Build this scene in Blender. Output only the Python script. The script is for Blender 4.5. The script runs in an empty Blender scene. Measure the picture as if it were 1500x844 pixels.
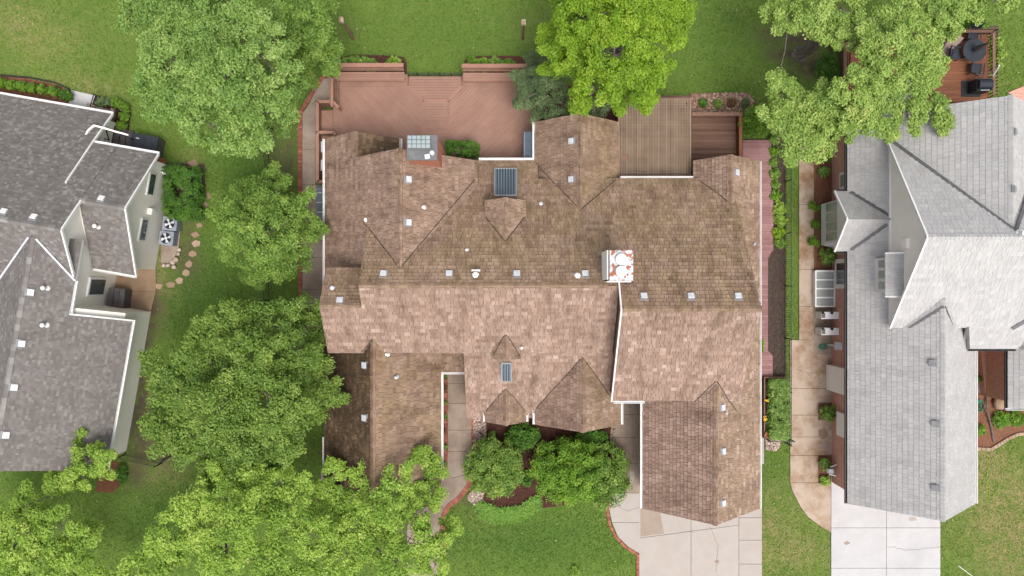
import bpy, math, random
import numpy as np
from mathutils import Vector, Matrix

SC = bpy.context.scene
COL = SC.collection
R = math.radians
# ------------------------------------------------------------------ camera, sky, sun, exposure
F, CX, CY, HC = 1260.0, 750.0, 422.0, 45.0
cam_d = bpy.data.cameras.new("camera"); cam_d.sensor_width = 36; cam_d.lens = 36 * F / 1500
cam_d.clip_start = 0.5; cam_d.clip_end = 2000
cam = bpy.data.objects.new("camera", cam_d); cam.location = (0, 0, HC); COL.objects.link(cam)
SC.camera = cam
SUN_TILT, SUN_AZ = 19, 25
wd = bpy.data.worlds.new("World"); SC.world = wd; wd.use_nodes = True
nt = wd.node_tree; bg = nt.nodes['Background']
sky = nt.nodes.new('ShaderNodeTexSky'); sky.sky_type = 'NISHITA'; sky.sun_disc = False
sky.sun_elevation = R(90 - SUN_TILT); sky.sun_rotation = R(180 - SUN_AZ)
sky.air_density = 1.0; sky.dust_density = 6.0; sky.ozone_density = 1.0
hs = nt.nodes.new('ShaderNodeHueSaturation'); hs.inputs['Saturation'].default_value = 0.42
nt.links.new(sky.outputs[0], hs.inputs['Color']); nt.links.new(hs.outputs[0], bg.inputs[0])
bg.inputs[1].default_value = 0.15
sl = bpy.data.lights.new("sun", 'SUN'); sl.energy = 1.3; sl.angle = R(22); sl.color = (1, 0.95, 0.88)
so = bpy.data.objects.new("sun", sl); so.rotation_euler = (R(SUN_TILT), 0, R(SUN_AZ)); so.location = (0, -20, 60)
COL.objects.link(so)
vs = SC.view_settings; vs.view_transform = 'Standard'; vs.look = 'None'; vs.gamma = 1; vs.use_curve_mapping = False
vs.exposure = 0.55
SC.cycles.max_bounces = 6; SC.cycles.diffuse_bounces = 3; SC.cycles.transmission_bounces = 3
SC.cycles.transparent_max_bounces = 4; SC.cycles.use_denoising = True

# ------------------------------------------------------------------ helpers
def W(px, py, z=0.0):
    k = (HC - z) / F
    return Vector(((px - CX) * k, (CY - py) * k, z))
def W2(px, py, z=0.0):
    p = W(px, py, z); return (p.x, p.y)
def PL(pts, z=0.0): return [W2(a, b, z) for a, b in pts]

def clip_poly(sub, poly):
    """Sutherland-Hodgman, poly convex CCW"""
    out = sub
    n = len(poly)
    for i in range(n):
        if not out: return []
        ax, ay = poly[i]; bx, by = poly[(i + 1) % n]
        ex, ey = bx - ax, by - ay
        inp = out; out = []
        m = len(inp)
        d = [ex * (p[1] - ay) - ey * (p[0] - ax) for p in inp]
        for j in range(m):
            k = (j + 1) % m
            if d[j] >= 0: out.append(inp[j])
            if (d[j] >= 0) != (d[k] >= 0):
                t = d[j] / (d[j] - d[k])
                out.append((inp[j][0] + t * (inp[k][0] - inp[j][0]), inp[j][1] + t * (inp[k][1] - inp[j][1])))
    return out
def area2(p): return 0.5 * sum(p[i][0] * p[(i + 1) % len(p)][1] - p[(i + 1) % len(p)][0] * p[i][1] for i in range(len(p)))
def ccw(p): return list(p) if area2(p) > 0 else list(p)[::-1]
def inside(pt, poly):
    x, y = pt; c = False; n = len(poly)
    for i in range(n):
        x1, y1 = poly[i]; x2, y2 = poly[i - 1]
        if (y1 > y) != (y2 > y) and x < (x2 - x1) * (y - y1) / (y2 - y1) + x1: c = not c
    return c

class MB:
    def __init__(s): s.V = []; s.F = []; s.M = []; s.R = []; s.S = []; s.U = []
    def add(s, vs, fs, mat=0, rnd=None, moss=0.0, uvs=None):
        b = len(s.V); s.V.extend([tuple(v) for v in vs])
        r = random.random() if rnd is None else rnd
        for i, f in enumerate(fs):
            s.F.append([b + k for k in f]); s.M.append(mat); s.R.append(r); s.S.append(moss)
            s.U.append(uvs[i] if uvs else None)
    def box(s, c, size, rz=0.0, mat=0, rnd=None, tilt=None):
        hx, hy, hz = size[0] / 2, size[1] / 2, size[2] / 2
        m = Matrix.Rotation(rz, 3, 'Z')
        if tilt is not None: m = tilt @ m if isinstance(tilt, Matrix) else m
        vs = [Vector(c) + m @ Vector((x * hx, y * hy, z * hz)) for z in (-1, 1) for y in (-1, 1) for x in (-1, 1)]
        s.add(vs, [(0, 2, 3, 1), (4, 5, 7, 6), (0, 1, 5, 4), (2, 6, 7, 3), (0, 4, 6, 2), (1, 3, 7, 5)], mat, rnd)
    def beam(s, p0, p1, w, h, mat=0, rnd=None):
        p0, p1 = Vector(p0), Vector(p1); d = (p1 - p0)
        if d.length < 1e-6: return
        d.normalize(); up = Vector((0, 0, 1))
        if abs(d.z) > 0.98: up = Vector((0, 1, 0))
        sd = d.cross(up).normalized(); u = sd.cross(d).normalized()
        vs = []
        for p in (p0, p1):
            for a, b in ((-1, -1), (1, -1), (1, 1), (-1, 1)): vs.append(p + sd * (a * w / 2) + u * (b * h / 2))
        s.add(vs, [(0, 1, 2, 3)[::-1], (4, 5, 6, 7), (0, 1, 5, 4)[::1], (1, 2, 6, 5), (2, 3, 7, 6), (3, 0, 4, 7)], mat, rnd)
    def prism(s, pts, z0, z1, mat=0, rnd=None, bottom=True):
        pts = ccw(pts); n = len(pts)
        vs = [(x, y, z0) for x, y in pts] + [(x, y, z1) for x, y in pts]
        fs = [tuple(range(n, 2 * n))]
        if bottom: fs.append(tuple(range(n))[::-1])
        for i in range(n): j = (i + 1) % n; fs.append((i, j, n + j, n + i))
        s.add(vs, fs, mat, rnd)
    def tube(s, pts, rad, n=8, mat=0, rnd=None, cap=True):
        pts = [Vector(p) for p in pts]; r = random.random() if rnd is None else rnd
        rings = []
        ref = Vector((0.3, 0.9, 0.2))
        for i, p in enumerate(pts):
            d = (pts[min(i + 1, len(pts) - 1)] - pts[max(i - 1, 0)]).normalized()
            a = d.cross(ref)
            if a.length < 1e-3: a = d.cross(Vector((1, 0, 0)))
            a.normalize(); b = d.cross(a)
            ra = rad[i] if hasattr(rad, '__len__') else rad
            rings.append([p + (a * math.cos(t) + b * math.sin(t)) * ra for t in [2 * math.pi * k / n for k in range(n)]])
        vs = [v for q in rings for v in q]; fs = []
        for i in range(len(pts) - 1):
            for k in range(n):
                l = (k + 1) % n; fs.append((i * n + k, i * n + l, (i + 1) * n + l, (i + 1) * n + k))
        if cap: fs.append(tuple(range(n))[::-1]); fs.append(tuple((len(pts) - 1) * n + k for k in range(n)))
        s.add(vs, fs, mat, r)
    def lathe(s, c, prof, n=16, mat=0, rnd=None):
        c = Vector(c); vs = []
        for r_, z in prof:
            for k in range(n): t = 2 * math.pi * k / n; vs.append(c + Vector((r_ * math.cos(t), r_ * math.sin(t), z)))
        fs = []
        for i in range(len(prof) - 1):
            for k in range(n): l = (k + 1) % n; fs.append((i * n + k, i * n + l, (i + 1) * n + l, (i + 1) * n + k))
        fs.append(tuple((len(prof) - 1) * n + k for k in range(n))); fs.append(tuple(range(n))[::-1])
        s.add(vs, fs, mat, rnd)
    def rock(s, c, r, mat=0, flat=0.6, rng=random, rnd=None):
        vs = []; fs = []
        nu, nv = 7, 4
        ph = [rng.uniform(0.72, 1.15) for _ in range(nu * (nv + 1))]
        a0 = rng.uniform(0, 6.28); el = rng.uniform(0.7, 1.0)
        for j in range(nv + 1):
            th = math.pi * (j + 0.15) / (nv + 0.3)
            for i in range(nu):
                q = ph[j * nu + i]; t = 2 * math.pi * i / nu
                x, y, z = r * q * math.sin(th) * math.cos(t), r * el * q * math.sin(th) * math.sin(t), r * flat * math.cos(th)
                vs.append((c[0] + x * math.cos(a0) - y * math.sin(a0), c[1] + x * math.sin(a0) + y * math.cos(a0), c[2] + z))
        for j in range(nv):
            for i in range(nu): k = (i + 1) % nu; fs.append((j * nu + i, (j + 1) * nu + i, (j + 1) * nu + k, j * nu + k))
        fs.append(tuple(range(nu))); fs.append(tuple(nv * nu + i for i in range(nu))[::-1])
        s.add(vs, fs, mat, rnd)
    def build(s, name, mats, parent=None, org=None, smooth=False, rot=None):
        mats = mats if isinstance(mats, (list, tuple)) else [mats]
        if org is None and parent is not None: org = parent.get('_ox')
        org = Vector(org) if org is not None else Vector((0, 0, 0))
        me = bpy.data.meshes.new(name)
        me.from_pydata([tuple(Vector(v) - org) for v in s.V], [], s.F)
        for m in mats: me.materials.append(m)
        me.polygons.foreach_set('material_index', s.M)
        a = me.attributes.new('rnd', 'FLOAT', 'FACE'); a.data.foreach_set('value', s.R)
        a = me.attributes.new('moss', 'FLOAT', 'FACE'); a.data.foreach_set('value', s.S)
        uv = me.uv_layers.new(name='uv'); buf = []
        for p, u in zip(s.F, s.U):
            if u is not None:
                for q in u: buf.extend(q)
            else:
                q = [Vector(s.V[i]) for i in p]; n = Vector((0, 0, 0))
                for i in range(len(q)): n += q[i].cross(q[(i + 1) % len(q)]) if False else (q[i] - q[0]).cross(q[(i + 1) % len(q)] - q[0])
                if n.length > 0: n.normalize()
                if abs(n.z) > 0.75:
                    for v in q: buf.extend((v.x, v.y))
                else:
                    t = Vector((-n.y, n.x, 0)).normalized()
                    for v in q: buf.extend((v.dot(t), v.z))
        uv.data.foreach_set('uv', buf)
        if smooth: me.polygons.foreach_set('use_smooth', [True] * len(me.polygons))
        me.update()
        o = bpy.data.objects.new(name, me); COL.objects.link(o)
        if parent is not None:
            o.parent = parent
            if '_ox' in parent: o['_ox'] = list(org)
        else: o.location = org; o['_ox'] = list(org)
        return o

def tag(o, label=None, cat=None, group=None, kind=None):
    if label: o['label'] = label
    if cat: o['category'] = cat
    if group: o['group'] = group
    if kind: o['kind'] = kind
    return o
def thing(name, label, cat, loc, group=None):
    o = bpy.data.objects.new(name, None); o.empty_display_size = 0.2; COL.objects.link(o)
    o.location = loc; o['_ox'] = list(loc)
    return tag(o, label, cat, group)
def struct(name, mb, mats): return tag(mb.build(name, mats), kind='structure')
def clone(o, loc, label=None, rz=None):
    c = o.copy(); COL.objects.link(c); c.location = loc
    if rz is not None: c.rotation_euler = (0, 0, rz)
    if label: c['label'] = label
    for ch in o.children:
        d = ch.copy(); COL.objects.link(d); d.parent = c
        for g in ch.children:
            e = g.copy(); COL.objects.link(e); e.parent = d
    return c

# ------------------------------------------------------------------ materials
def newmat(name, rough=0.8, spec=0.3):
    m = bpy.data.materials.new(name); m.use_nodes = True
    t = m.node_tree; b = t.nodes['Principled BSDF']
    b.inputs['Roughness'].default_value = rough; b.inputs['Specular IOR Level'].default_value = spec
    return m, t, b
def nd(t, typ, **kw):
    n = t.nodes.new(typ)
    for k, v in kw.items():
        if k in n.inputs: n.inputs[k].default_value = v
        else: setattr(n, k, v)
    return n
def noise(t, scale, detail=4, rough=0.6, vec=None, stretch=None, lo=0.35, hi=0.65):
    n = nd(t, 'ShaderNodeTexNoise', Scale=scale, Detail=detail, Roughness=rough)
    if vec is None:
        vec = nd(t, 'ShaderNodeTexCoord').outputs['Object']
    if stretch:
        mp = nd(t, 'ShaderNodeMapping'); mp.inputs['Scale'].default_value = stretch
        t.links.new(vec, mp.inputs[0]); vec = mp.outputs[0]
    t.links.new(vec, n.inputs['Vector'])
    r = nd(t, 'ShaderNodeMapRange'); r.inputs[1].default_value = lo; r.inputs[2].default_value = hi
    t.links.new(n.outputs[0], r.inputs[0]); return r.outputs[0]
def ramp(t, fac, stops):
    r = nd(t, 'ShaderNodeValToRGB'); e = r.color_ramp.elements
    while len(e) < len(stops): e.new(0.5)
    for i, (p, c) in enumerate(stops): e[i].position = p; e[i].color = (*c, 1)
    t.links.new(fac, r.inputs[0]); return r.outputs[0]
def mix(t, fac, a, b, mode='MIX'):
    m = nd(t, 'ShaderNodeMix', data_type='RGBA', blend_type=mode)
    for s, v in ((0, fac), (6, a), (7, b)):
        if hasattr(v, 'is_output'): t.links.new(v, m.inputs[s])
        elif s == 0: m.inputs[0].default_value = v
        else: m.inputs[s].default_value = (*v, 1)
    return m.outputs[2]
def mul(t, a, b):
    m = nd(t, 'ShaderNodeMath', operation='MULTIPLY')
    for i, v in enumerate((a, b)):
        if hasattr(v, 'is_output'): t.links.new(v, m.inputs[i])
        else: m.inputs[i].default_value = v
    return m.outputs[0]
def attr(t, name): return nd(t, 'ShaderNodeAttribute', attribute_name=name).outputs['Fac']
def uvn(t): return nd(t, 'ShaderNodeUVMap', uv_map='uv').outputs[0]
def bump(t, b, h, strength=0.4, dist=0.02):
    n = nd(t, 'ShaderNodeBump'); n.inputs['Strength'].default_value = strength; n.inputs['Distance'].default_value = dist
    t.links.new(h, n.inputs['Height']); t.links.new(n.outputs[0], b.inputs['Normal'])

def shingle_mat(name, stops, moss_col, streak=0.25, grain=(30, 4, 1), lichen=0.0, blot=0.35):
    m, t, b = newmat(name, 0.88, 0.2)
    u = uvn(t)
    c = ramp(t, attr(t, 'rnd'), stops)
    big = noise(t, 0.45, 5, 0.65)
    mid = noise(t, 1.7, 5, 0.7, lo=0.4, hi=0.62)
    ms = attr(t, 'moss')
    c = mix(t, mul(t, ms, noise(t, 0.8, 4, 0.6, lo=0.25, hi=0.6)), c, mix(t, 1.0, c, moss_col, 'MULTIPLY'))
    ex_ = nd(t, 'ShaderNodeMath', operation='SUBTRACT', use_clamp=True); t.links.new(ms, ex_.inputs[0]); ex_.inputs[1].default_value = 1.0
    c = mix(t, mul(t, ex_.outputs[0], noise(t, 1.1, 5, .7, lo=.15, hi=.5)), c, mix(t, 1.0, c, (0.34, 0.32, 0.31), 'MULTIPLY'))  # values above one multiply the shingle colour darker still, unevenly
    dk = noise(t, 0.9, 6, 0.75, vec=u, stretch=(1.6, 0.35, 1), lo=0.46, hi=0.68)
    c = mix(t, mul(t, dk, streak), c, mix(t, 1.0, c, (0.46, 0.43, 0.41), 'MULTIPLY'))
    c = mix(t, mul(t, mid, blot), c, mix(t, 1.0, c, (0.72, 0.70, 0.68), 'MULTIPLY'))
    g = noise(t, 1.0, 3, 0.7, vec=u, stretch=grain, lo=0.3, hi=0.7)
    c = mix(t, mul(t, g, 0.30), c, mix(t, 1.0, c, (0.66, 0.63, 0.60), 'MULTIPLY'))
    if lichen:
        li = noise(t, 9, 3, 0.6, lo=0.62, hi=0.7)
        c = mix(t, mul(t, li, lichen), c, (0.55, 0.52, 0.44))
    t.links.new(c, b.inputs['Base Color'])
    bump(t, b, g, 0.35, 0.01)
    return m
def pmat(name, stops, scale=3, detail=5, rough=0.8, spec=0.3, bmp=0.2, bscale=None, rndmix=0.0, metal=0.0, stretch=None, dirt=0.0, dcol=(0.1, 0.08, 0.06), dscale=0.7):
    m, t, b = newmat(name, rough, spec)
    n = noise(t, scale, detail, 0.65, stretch=stretch, lo=0.3, hi=0.7)
    if rndmix:
        a = nd(t, 'ShaderNodeMix', data_type='FLOAT'); a.inputs[0].default_value = rndmix
        t.links.new(n, a.inputs[2]); t.links.new(attr(t, 'rnd'), a.inputs[3]); n2 = a.outputs[0]
    else: n2 = n
    c = ramp(t, n2, stops)
    if dirt:
        d = noise(t, dscale, 6, 0.72, lo=0.44, hi=0.62)
        c = mix(t, mul(t, d, dirt), c, dcol)
    t.links.new(c, b.inputs['Base Color']); b.inputs['Metallic'].default_value = metal
    if bmp:
        bump(t, b, noise(t, bscale or scale * 8, 4, 0.7, lo=0.2, hi=0.8), bmp, 0.02)
    return m
def brick_mat(name, c1, c2, mortar, sx=0.21, sy=0.075):
    m, t, b = newmat(name, 0.9, 0.2)
    br = nd(t, 'ShaderNodeTexBrick', Scale=1.0); br.inputs['Brick Width'].default_value = sx; br.inputs['Row Height'].default_value = sy
    br.inputs['Mortar Size'].default_value = 0.008; br.inputs['Color1'].default_value = (*c1, 1); br.inputs['Color2'].default_value = (*c2, 1)
    br.inputs['Mortar'].default_value = (*mortar, 1); br.inputs['Bias'].default_value = -0.1
    t.links.new(uvn(t), br.inputs['Vector'])
    n = noise(t, 5, 5, 0.7, lo=0.4, hi=0.68)
    c = mix(t, mul(t, n, 0.5), br.outputs[0], mix(t, 1.0, br.outputs[0], (0.62, 0.56, 0.52), 'MULTIPLY'))
    t.links.new(c, b.inputs['Base Color'])
    iv = nd(t, 'ShaderNodeMath', operation='SUBTRACT'); iv.inputs[0].default_value = 1; t.links.new(br.outputs['Fac'], iv.inputs[1])
    bump(t, b, iv.outputs[0], 0.5, 0.008)
    return m
def siding_mat(name, col, col2, pitch=0.2):
    m, t, b = newmat(name, 0.7, 0.3)
    n = noise(t, 1.2, 5, 0.7); c = mix(t, mul(t, n, 0.5), col, col2)
    sp = nd(t, 'ShaderNodeSeparateXYZ'); t.links.new(uvn(t), sp.inputs[0])
    md = nd(t, 'ShaderNodeMath', operation='FRACT'); dv = nd(t, 'ShaderNodeMath', operation='DIVIDE'); dv.inputs[1].default_value = pitch
    t.links.new(sp.outputs[1], dv.inputs[0]); t.links.new(dv.outputs[0], md.inputs[0])
    t.links.new(c, b.inputs['Base Color']); bump(t, b, md.outputs[0], 0.6, 0.02)
    return m
def leaf_mat(name, stops, trans=0.3):
    m, t, b = newmat(name, 0.55, 0.35)
    c = ramp(t, attr(t, 'rnd'), stops)
    t.links.new(c, b.inputs['Base Color'])
    tr = nd(t, 'ShaderNodeBsdfTranslucent'); t.links.new(mix(t, 1.0, c, (1.0, 1.0, 0.55), 'MULTIPLY'), tr.inputs[0])
    mx = nd(t, 'ShaderNodeMixShader'); mx.inputs[0].default_value = trans
    t.links.new(b.outputs[0], mx.inputs[1]); t.links.new(tr.outputs[0], mx.inputs[2])
    t.links.new(mx.outputs[0], t.nodes['Material Output'].inputs[0])
    return m
def glass_mat(name, col, rough=0.12):
    return pmat(name, [(0, tuple(x * 0.7 for x in col)), (1, col)], 0.9, 2, rough, 0.8, 0)

M = {}
M['cedar'] = shingle_mat('cedar_shake', [(0, (0.175, 0.115, 0.087)), (0.3, (0.255, 0.171, 0.133)), (0.65, (0.313, 0.216, 0.169)), (0.9, (0.367, 0.262, 0.211)), (1, (0.435, 0.328, 0.275))], (0.95, 0.975, 0.78), 0.75, (34, 3, 1), 0.2, 0.5)
M['cedar_base'] = pmat('shake_underlay', [(0, (0.05, 0.035, 0.022)), (1, (0.09, 0.065, 0.045))], 4, rough=0.95)
M['asphalt'] = shingle_mat('asphalt_shingle', [(0, (0.155, 0.141, 0.134)), (0.5, (0.185, 0.17, 0.163)), (0.8, (0.212, 0.197, 0.189)), (0.95, (0.265, 0.251, 0.24)), (1, (0.296, 0.285, 0.271))], (0.8, 0.8, 0.75), 0.25, (40, 40, 1), 0, 0.3)
M['slate'] = shingle_mat('pale_shingle', [(0, (0.33, 0.33, 0.335)), (0.3, (0.40, 0.397, 0.398)), (0.7, (0.435, 0.431, 0.429)), (1, (0.475, 0.47, 0.466))], (0.85, 0.85, 0.86), 0.18, (26, 4, 1), 0, 0.2)
M['slate_base'] = pmat('pale_underlay', [(0, (0.16, 0.16, 0.165)), (1, (0.22, 0.22, 0.22))], 4)
M['white'] = pmat('white_trim', [(0, (0.68, 0.68, 0.68)), (1, (0.80, 0.79, 0.78))], 2, rough=0.5, bmp=0.05, dirt=0.25, dcol=(0.45, 0.42, 0.38), dscale=2)
M['black'] = pmat('black_metal', [(0, (0.012, 0.012, 0.014)), (1, (0.03, 0.03, 0.032))], 6, rough=0.45, bmp=0.05)
M['grey_metal'] = pmat('grey_metal', [(0, (0.09, 0.09, 0.095)), (1, (0.15, 0.15, 0.155))], 3, rough=0.5, metal=0.2, bmp=0.05)
M['galv'] = pmat('galvanised_vent', [(0, (0.5, 0.53, 0.58)), (1, (0.66, 0.69, 0.74))], 6, rough=0.45, bmp=0.05, dirt=0.3, dcol=(0.35, 0.3, 0.25), dscale=5)
M['blue_metal'] = pmat('blue_grey_panel', [(0, (0.12, 0.155, 0.20)), (1, (0.17, 0.215, 0.27))], 1.5, rough=0.35, spec=0.5, bmp=0.03)
M['brick_main'] = brick_mat('brown_brick', (0.20, 0.085, 0.06), (0.14, 0.06, 0.045), (0.25, 0.2, 0.17))
M['brick_red'] = brick_mat('red_brick', (0.60, 0.27, 0.20), (0.50, 0.21, 0.155), (0.62, 0.54, 0.48))
M['brick_orange'] = brick_mat('orange_brick', (0.5, 0.17, 0.09), (0.42, 0.13, 0.07), (0.45, 0.3, 0.24))
M['edge_brick'] = pmat('edging_brick', [(0, (0.19, 0.062, 0.042)), (0.5, (0.29, 0.10, 0.066)), (1, (0.38, 0.155, 0.105))], 8, rndmix=0.75, rough=0.9, bmp=0.3)
M['cream'] = siding_mat('cream_siding', (0.86, 0.83, 0.76), (0.80, 0.77, 0.70))
M['stucco'] = pmat('pale_stucco', [(0, (0.80, 0.755, 0.70)), (1, (0.86, 0.82, 0.77))], 1.5, rough=0.9, bmp=0.3, bscale=60)
def concrete(name, a, b2, dirt, dcol, ds=0.6):
    return pmat(name, [(0, a), (1, b2)], 1.3, 8, 0.9, 0.2, 0.25, 50, rndmix=0.35, dirt=dirt, dcol=dcol, dscale=ds)
M['conc'] = concrete('driveway_concrete', (0.325, 0.295, 0.268), (0.385, 0.355, 0.33), 0.35, (0.36, 0.29, 0.235))
M['conc_wet'] = concrete('damp_concrete', (0.27, 0.215, 0.175), (0.33, 0.27, 0.225), 0.4, (0.24, 0.18, 0.14), 1.5)
M['conc_path'] = concrete('path_concrete', (0.25, 0.195, 0.155), (0.34, 0.275, 0.225), 0.55, (0.18, 0.13, 0.10), 0.9)
M['conc_stain'] = concrete('stained_concrete', (0.35, 0.275, 0.21), (0.43, 0.35, 0.285), 1.0, (0.22, 0.13, 0.07), 0.42)
M['conc_white'] = concrete('white_concrete', (0.40, 0.40, 0.405), (0.455, 0.453, 0.452), 0.5, (0.34, 0.34, 0.35), 0.35)
M['conc_brown'] = concrete('brown_concrete', (0.20, 0.135, 0.085), (0.27, 0.19, 0.125), 0.5, (0.15, 0.10, 0.065), 0.9)
M['deck'] = pmat('terracotta_decking', [(0, (0.255, 0.143, 0.105)), (0.5, (0.287, 0.163, 0.121)), (1, (0.32, 0.184, 0.138))], 1.2, rndmix=0.4, rough=0.6, bmp=0.15, dirt=0.3, dcol=(0.17, 0.085, 0.062), dscale=0.8)
M['deck_trim'] = pmat('terracotta_trim', [(0, (0.25, 0.125, 0.085)), (1, (0.33, 0.18, 0.13))], 2, rndmix=0.4, rough=0.6, bmp=0.15)
M['deck_dark'] = pmat('brown_decking', [(0, (0.085, 0.045, 0.03)), (0.5, (0.14, 0.075, 0.05)), (1, (0.20, 0.115, 0.08))], 1.5, rndmix=0.6, rough=0.7, bmp=0.2, stretch=(0.5, 6, 1))
M['deck_warm'] = pmat('cedar_decking', [(0, (0.15, 0.055, 0.025)), (0.5, (0.21, 0.082, 0.04)), (1, (0.26, 0.11, 0.058))], 1.5, rndmix=0.5, rough=0.65, bmp=0.2, stretch=(0.5, 6, 1))
M['walk_red'] = pmat('red_stained_boards', [(0, (0.21, 0.105, 0.105)), (0.5, (0.28, 0.15, 0.148)), (1, (0.35, 0.20, 0.195))], 2, rndmix=0.6, rough=0.75, bmp=0.2, dirt=0.3, dcol=(0.15, 0.075, 0.07), dscale=1.2)
M['pergola'] = pmat('weathered_lath', [(0, (0.14, 0.098, 0.068)), (0.5, (0.21, 0.153, 0.107)), (1, (0.285, 0.215, 0.155))], 1.1, rndmix=0.4, rough=0.85, bmp=0.2)
M['mulch'] = pmat('mulch', [(0, (0.028, 0.012, 0.009)), (0.5, (0.06, 0.025, 0.018)), (1, (0.11, 0.05, 0.035))], 14, 6, rndmix=0.5, rough=1, bmp=1.0, bscale=25)
M['soil'] = pmat('bare_soil', [(0, (0.04, 0.028, 0.022)), (0.5, (0.075, 0.053, 0.043)), (1, (0.12, 0.09, 0.075))], 9, 7, rndmix=0.4, rough=1, bmp=1.0, bscale=30)
M['mulch_red'] = pmat('red_mulch', [(0, (0.08, 0.03, 0.018)), (0.5, (0.15, 0.065, 0.035)), (1, (0.24, 0.12, 0.075))], 12, 7, rndmix=0.5, rough=1, bmp=1.0, bscale=25)
M['stone'] = pmat('river_stone', [(0, (0.13, 0.09, 0.07)), (0.35, (0.26, 0.19, 0.155)), (0.7, (0.42, 0.33, 0.28)), (1, (0.6, 0.53, 0.48))], 5, rndmix=0.85, rough=0.8, bmp=0.3)
M['bark_chip'] = pmat('bark_chips', [(0, (0.13, 0.07, 0.045)), (0.4, (0.24, 0.15, 0.105)), (0.8, (0.36, 0.25, 0.19)), (1, (0.48, 0.37, 0.30))], 5, rndmix=0.85, rough=0.9, bmp=0.3)
M['flag'] = pmat('flagstone', [(0, (0.25, 0.17, 0.11)), (0.5, (0.33, 0.235, 0.165)), (1, (0.42, 0.32, 0.24))], 3, rndmix=0.7, rough=0.9, bmp=0.4, dirt=0.4, dcol=(0.18, 0.14, 0.09), dscale=2)
M['bark'] = pmat('bark', [(0, (0.07, 0.055, 0.045)), (0.5, (0.14, 0.115, 0.10)), (1, (0.23, 0.20, 0.18))], 6, 6, rough=1, bmp=0.8, stretch=(1, 1, 0.3))
M['terracotta'] = pmat('terracotta_pot', [(0, (0.35, 0.12, 0.06)), (1, (0.45, 0.17, 0.09))], 5, rough=0.85)
M['glass_green'] = glass_mat('green_glass', (0.30, 0.38, 0.31), 0.25)
M['glass_dark'] = glass_mat('dark_glass', (0.05, 0.065, 0.075))
M['glass_pale'] = glass_mat('pale_glass', (0.30, 0.37, 0.38), 0.2)
M['frost'] = glass_mat('frosted_cover', (0.30, 0.32, 0.31), 0.35)
M['cover_dark'] = pmat('dark_vinyl_cover', [(0, (0.012, 0.016, 0.024)), (1, (0.026, 0.033, 0.045))], 2, rough=0.5, bmp=0.15)
M['slate_grey'] = pmat('grey_fabric', [(0, (0.065, 0.058, 0.06)), (1, (0.11, 0.10, 0.10))], 3, rough=0.8)
M['beige_fabric'] = pmat('beige_sling', [(0, (0.26, 0.19, 0.165)), (1, (0.33, 0.25, 0.22))], 5, rough=0.8)
M['hose'] = pmat('green_hose', [(0, (0.02, 0.16, 0.10)), (1, (0.035, 0.24, 0.16))], 4, rough=0.5, bmp=0)
M['ac_paint'] = pmat('ac_paint', [(0, (0.22, 0.245, 0.30)), (1, (0.29, 0.32, 0.385))], 4, rough=0.5, bmp=0.05)
M['flue_grey'] = pmat('light_grey_vent', [(0, (0.2, 0.2, 0.21)), (1, (0.28, 0.28, 0.29))], 5, rough=0.6)
M['flue_dark'] = pmat('grimy_flashing', [(0, (0.03, 0.024, 0.02)), (1, (0.07, 0.056, 0.045))], 4)
M['rusty_cap'] = None
m_, t_, b_ = newmat('peeling_chimney_crown', 0.8, 0.2)
n_ = noise(t_, 4.2, 5, 0.62, lo=0.515, hi=0.545)
t_.links.new(mix(t_, n_, mix(t_, noise(t_, 3, 3), (0.52, 0.53, 0.55), (0.40, 0.43, 0.47)), mix(t_, noise(t_, 2), (0.24, 0.085, 0.055), (0.36, 0.15, 0.075))), b_.inputs['Base Color'])
M['rusty_cap'] = m_
M['yellow'] = pmat('yellow_petal', [(0, (0.65, 0.4, 0.02)), (1, (0.75, 0.5, 0.04))], 5, bmp=0)
M['bird_wood'] = pmat('weathered_post', [(0, (0.16, 0.085, 0.06)), (1, (0.26, 0.15, 0.11))], 6, rough=0.9)
M['tan_paint'] = pmat('tan_painted_wood', [(0, (0.38, 0.26, 0.19)), (1, (0.5, 0.37, 0.29))], 6, rough=0.8)

L = {}
L['mid'] = leaf_mat('leaf_mid', [(0, (0.0725, 0.1455, 0.0233)), (0.45, (0.1497, 0.2619, 0.0399)), (0.8, (0.2533, 0.378, 0.0698)), (1, (0.3862, 0.4847, 0.1081))])
L['light'] = leaf_mat('leaf_light', [(0, (0.0925, 0.1812, 0.0325)), (0.45, (0.1809, 0.3087, 0.0614)), (0.8, (0.298, 0.4288, 0.112)), (1, (0.4417, 0.5433, 0.1896))])
L['dark'] = leaf_mat('leaf_dark', [(0, (0.0307, 0.0792, 0.016)), (0.45, (0.0691, 0.1496, 0.0272)), (0.8, (0.1248, 0.2253, 0.0432)), (1, (0.1824, 0.2904, 0.0608))])
L['bright'] = leaf_mat('leaf_bright', [(0, (0.0923, 0.1876, 0.0102)), (0.45, (0.1846, 0.324, 0.0171)), (0.8, (0.2922, 0.4348, 0.0307)), (1, (0.4152, 0.5286, 0.0853))], 0.35)
L['lime'] = leaf_mat('leaf_lime', [(0, (0.1068, 0.2025, 0.0252)), (0.45, (0.2323, 0.3762, 0.0505)), (0.8, (0.3841, 0.5358, 0.0909)), (1, (0.5571, 0.6138, 0.1767))], 0.35)
L['olive'] = leaf_mat('leaf_olive', [(0, (0.056, 0.0906, 0.0356)), (0.45, (0.1121, 0.1725, 0.0714)), (0.8, (0.1906, 0.2587, 0.115)), (1, (0.314, 0.3558, 0.1686))])
L['box'] = leaf_mat('leaf_box', [(0, (0.0601, 0.1474, 0.0117)), (0.45, (0.1244, 0.2527, 0.0195)), (0.8, (0.2145, 0.3686, 0.0351)), (1, (0.3217, 0.4633, 0.0585))])
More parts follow.
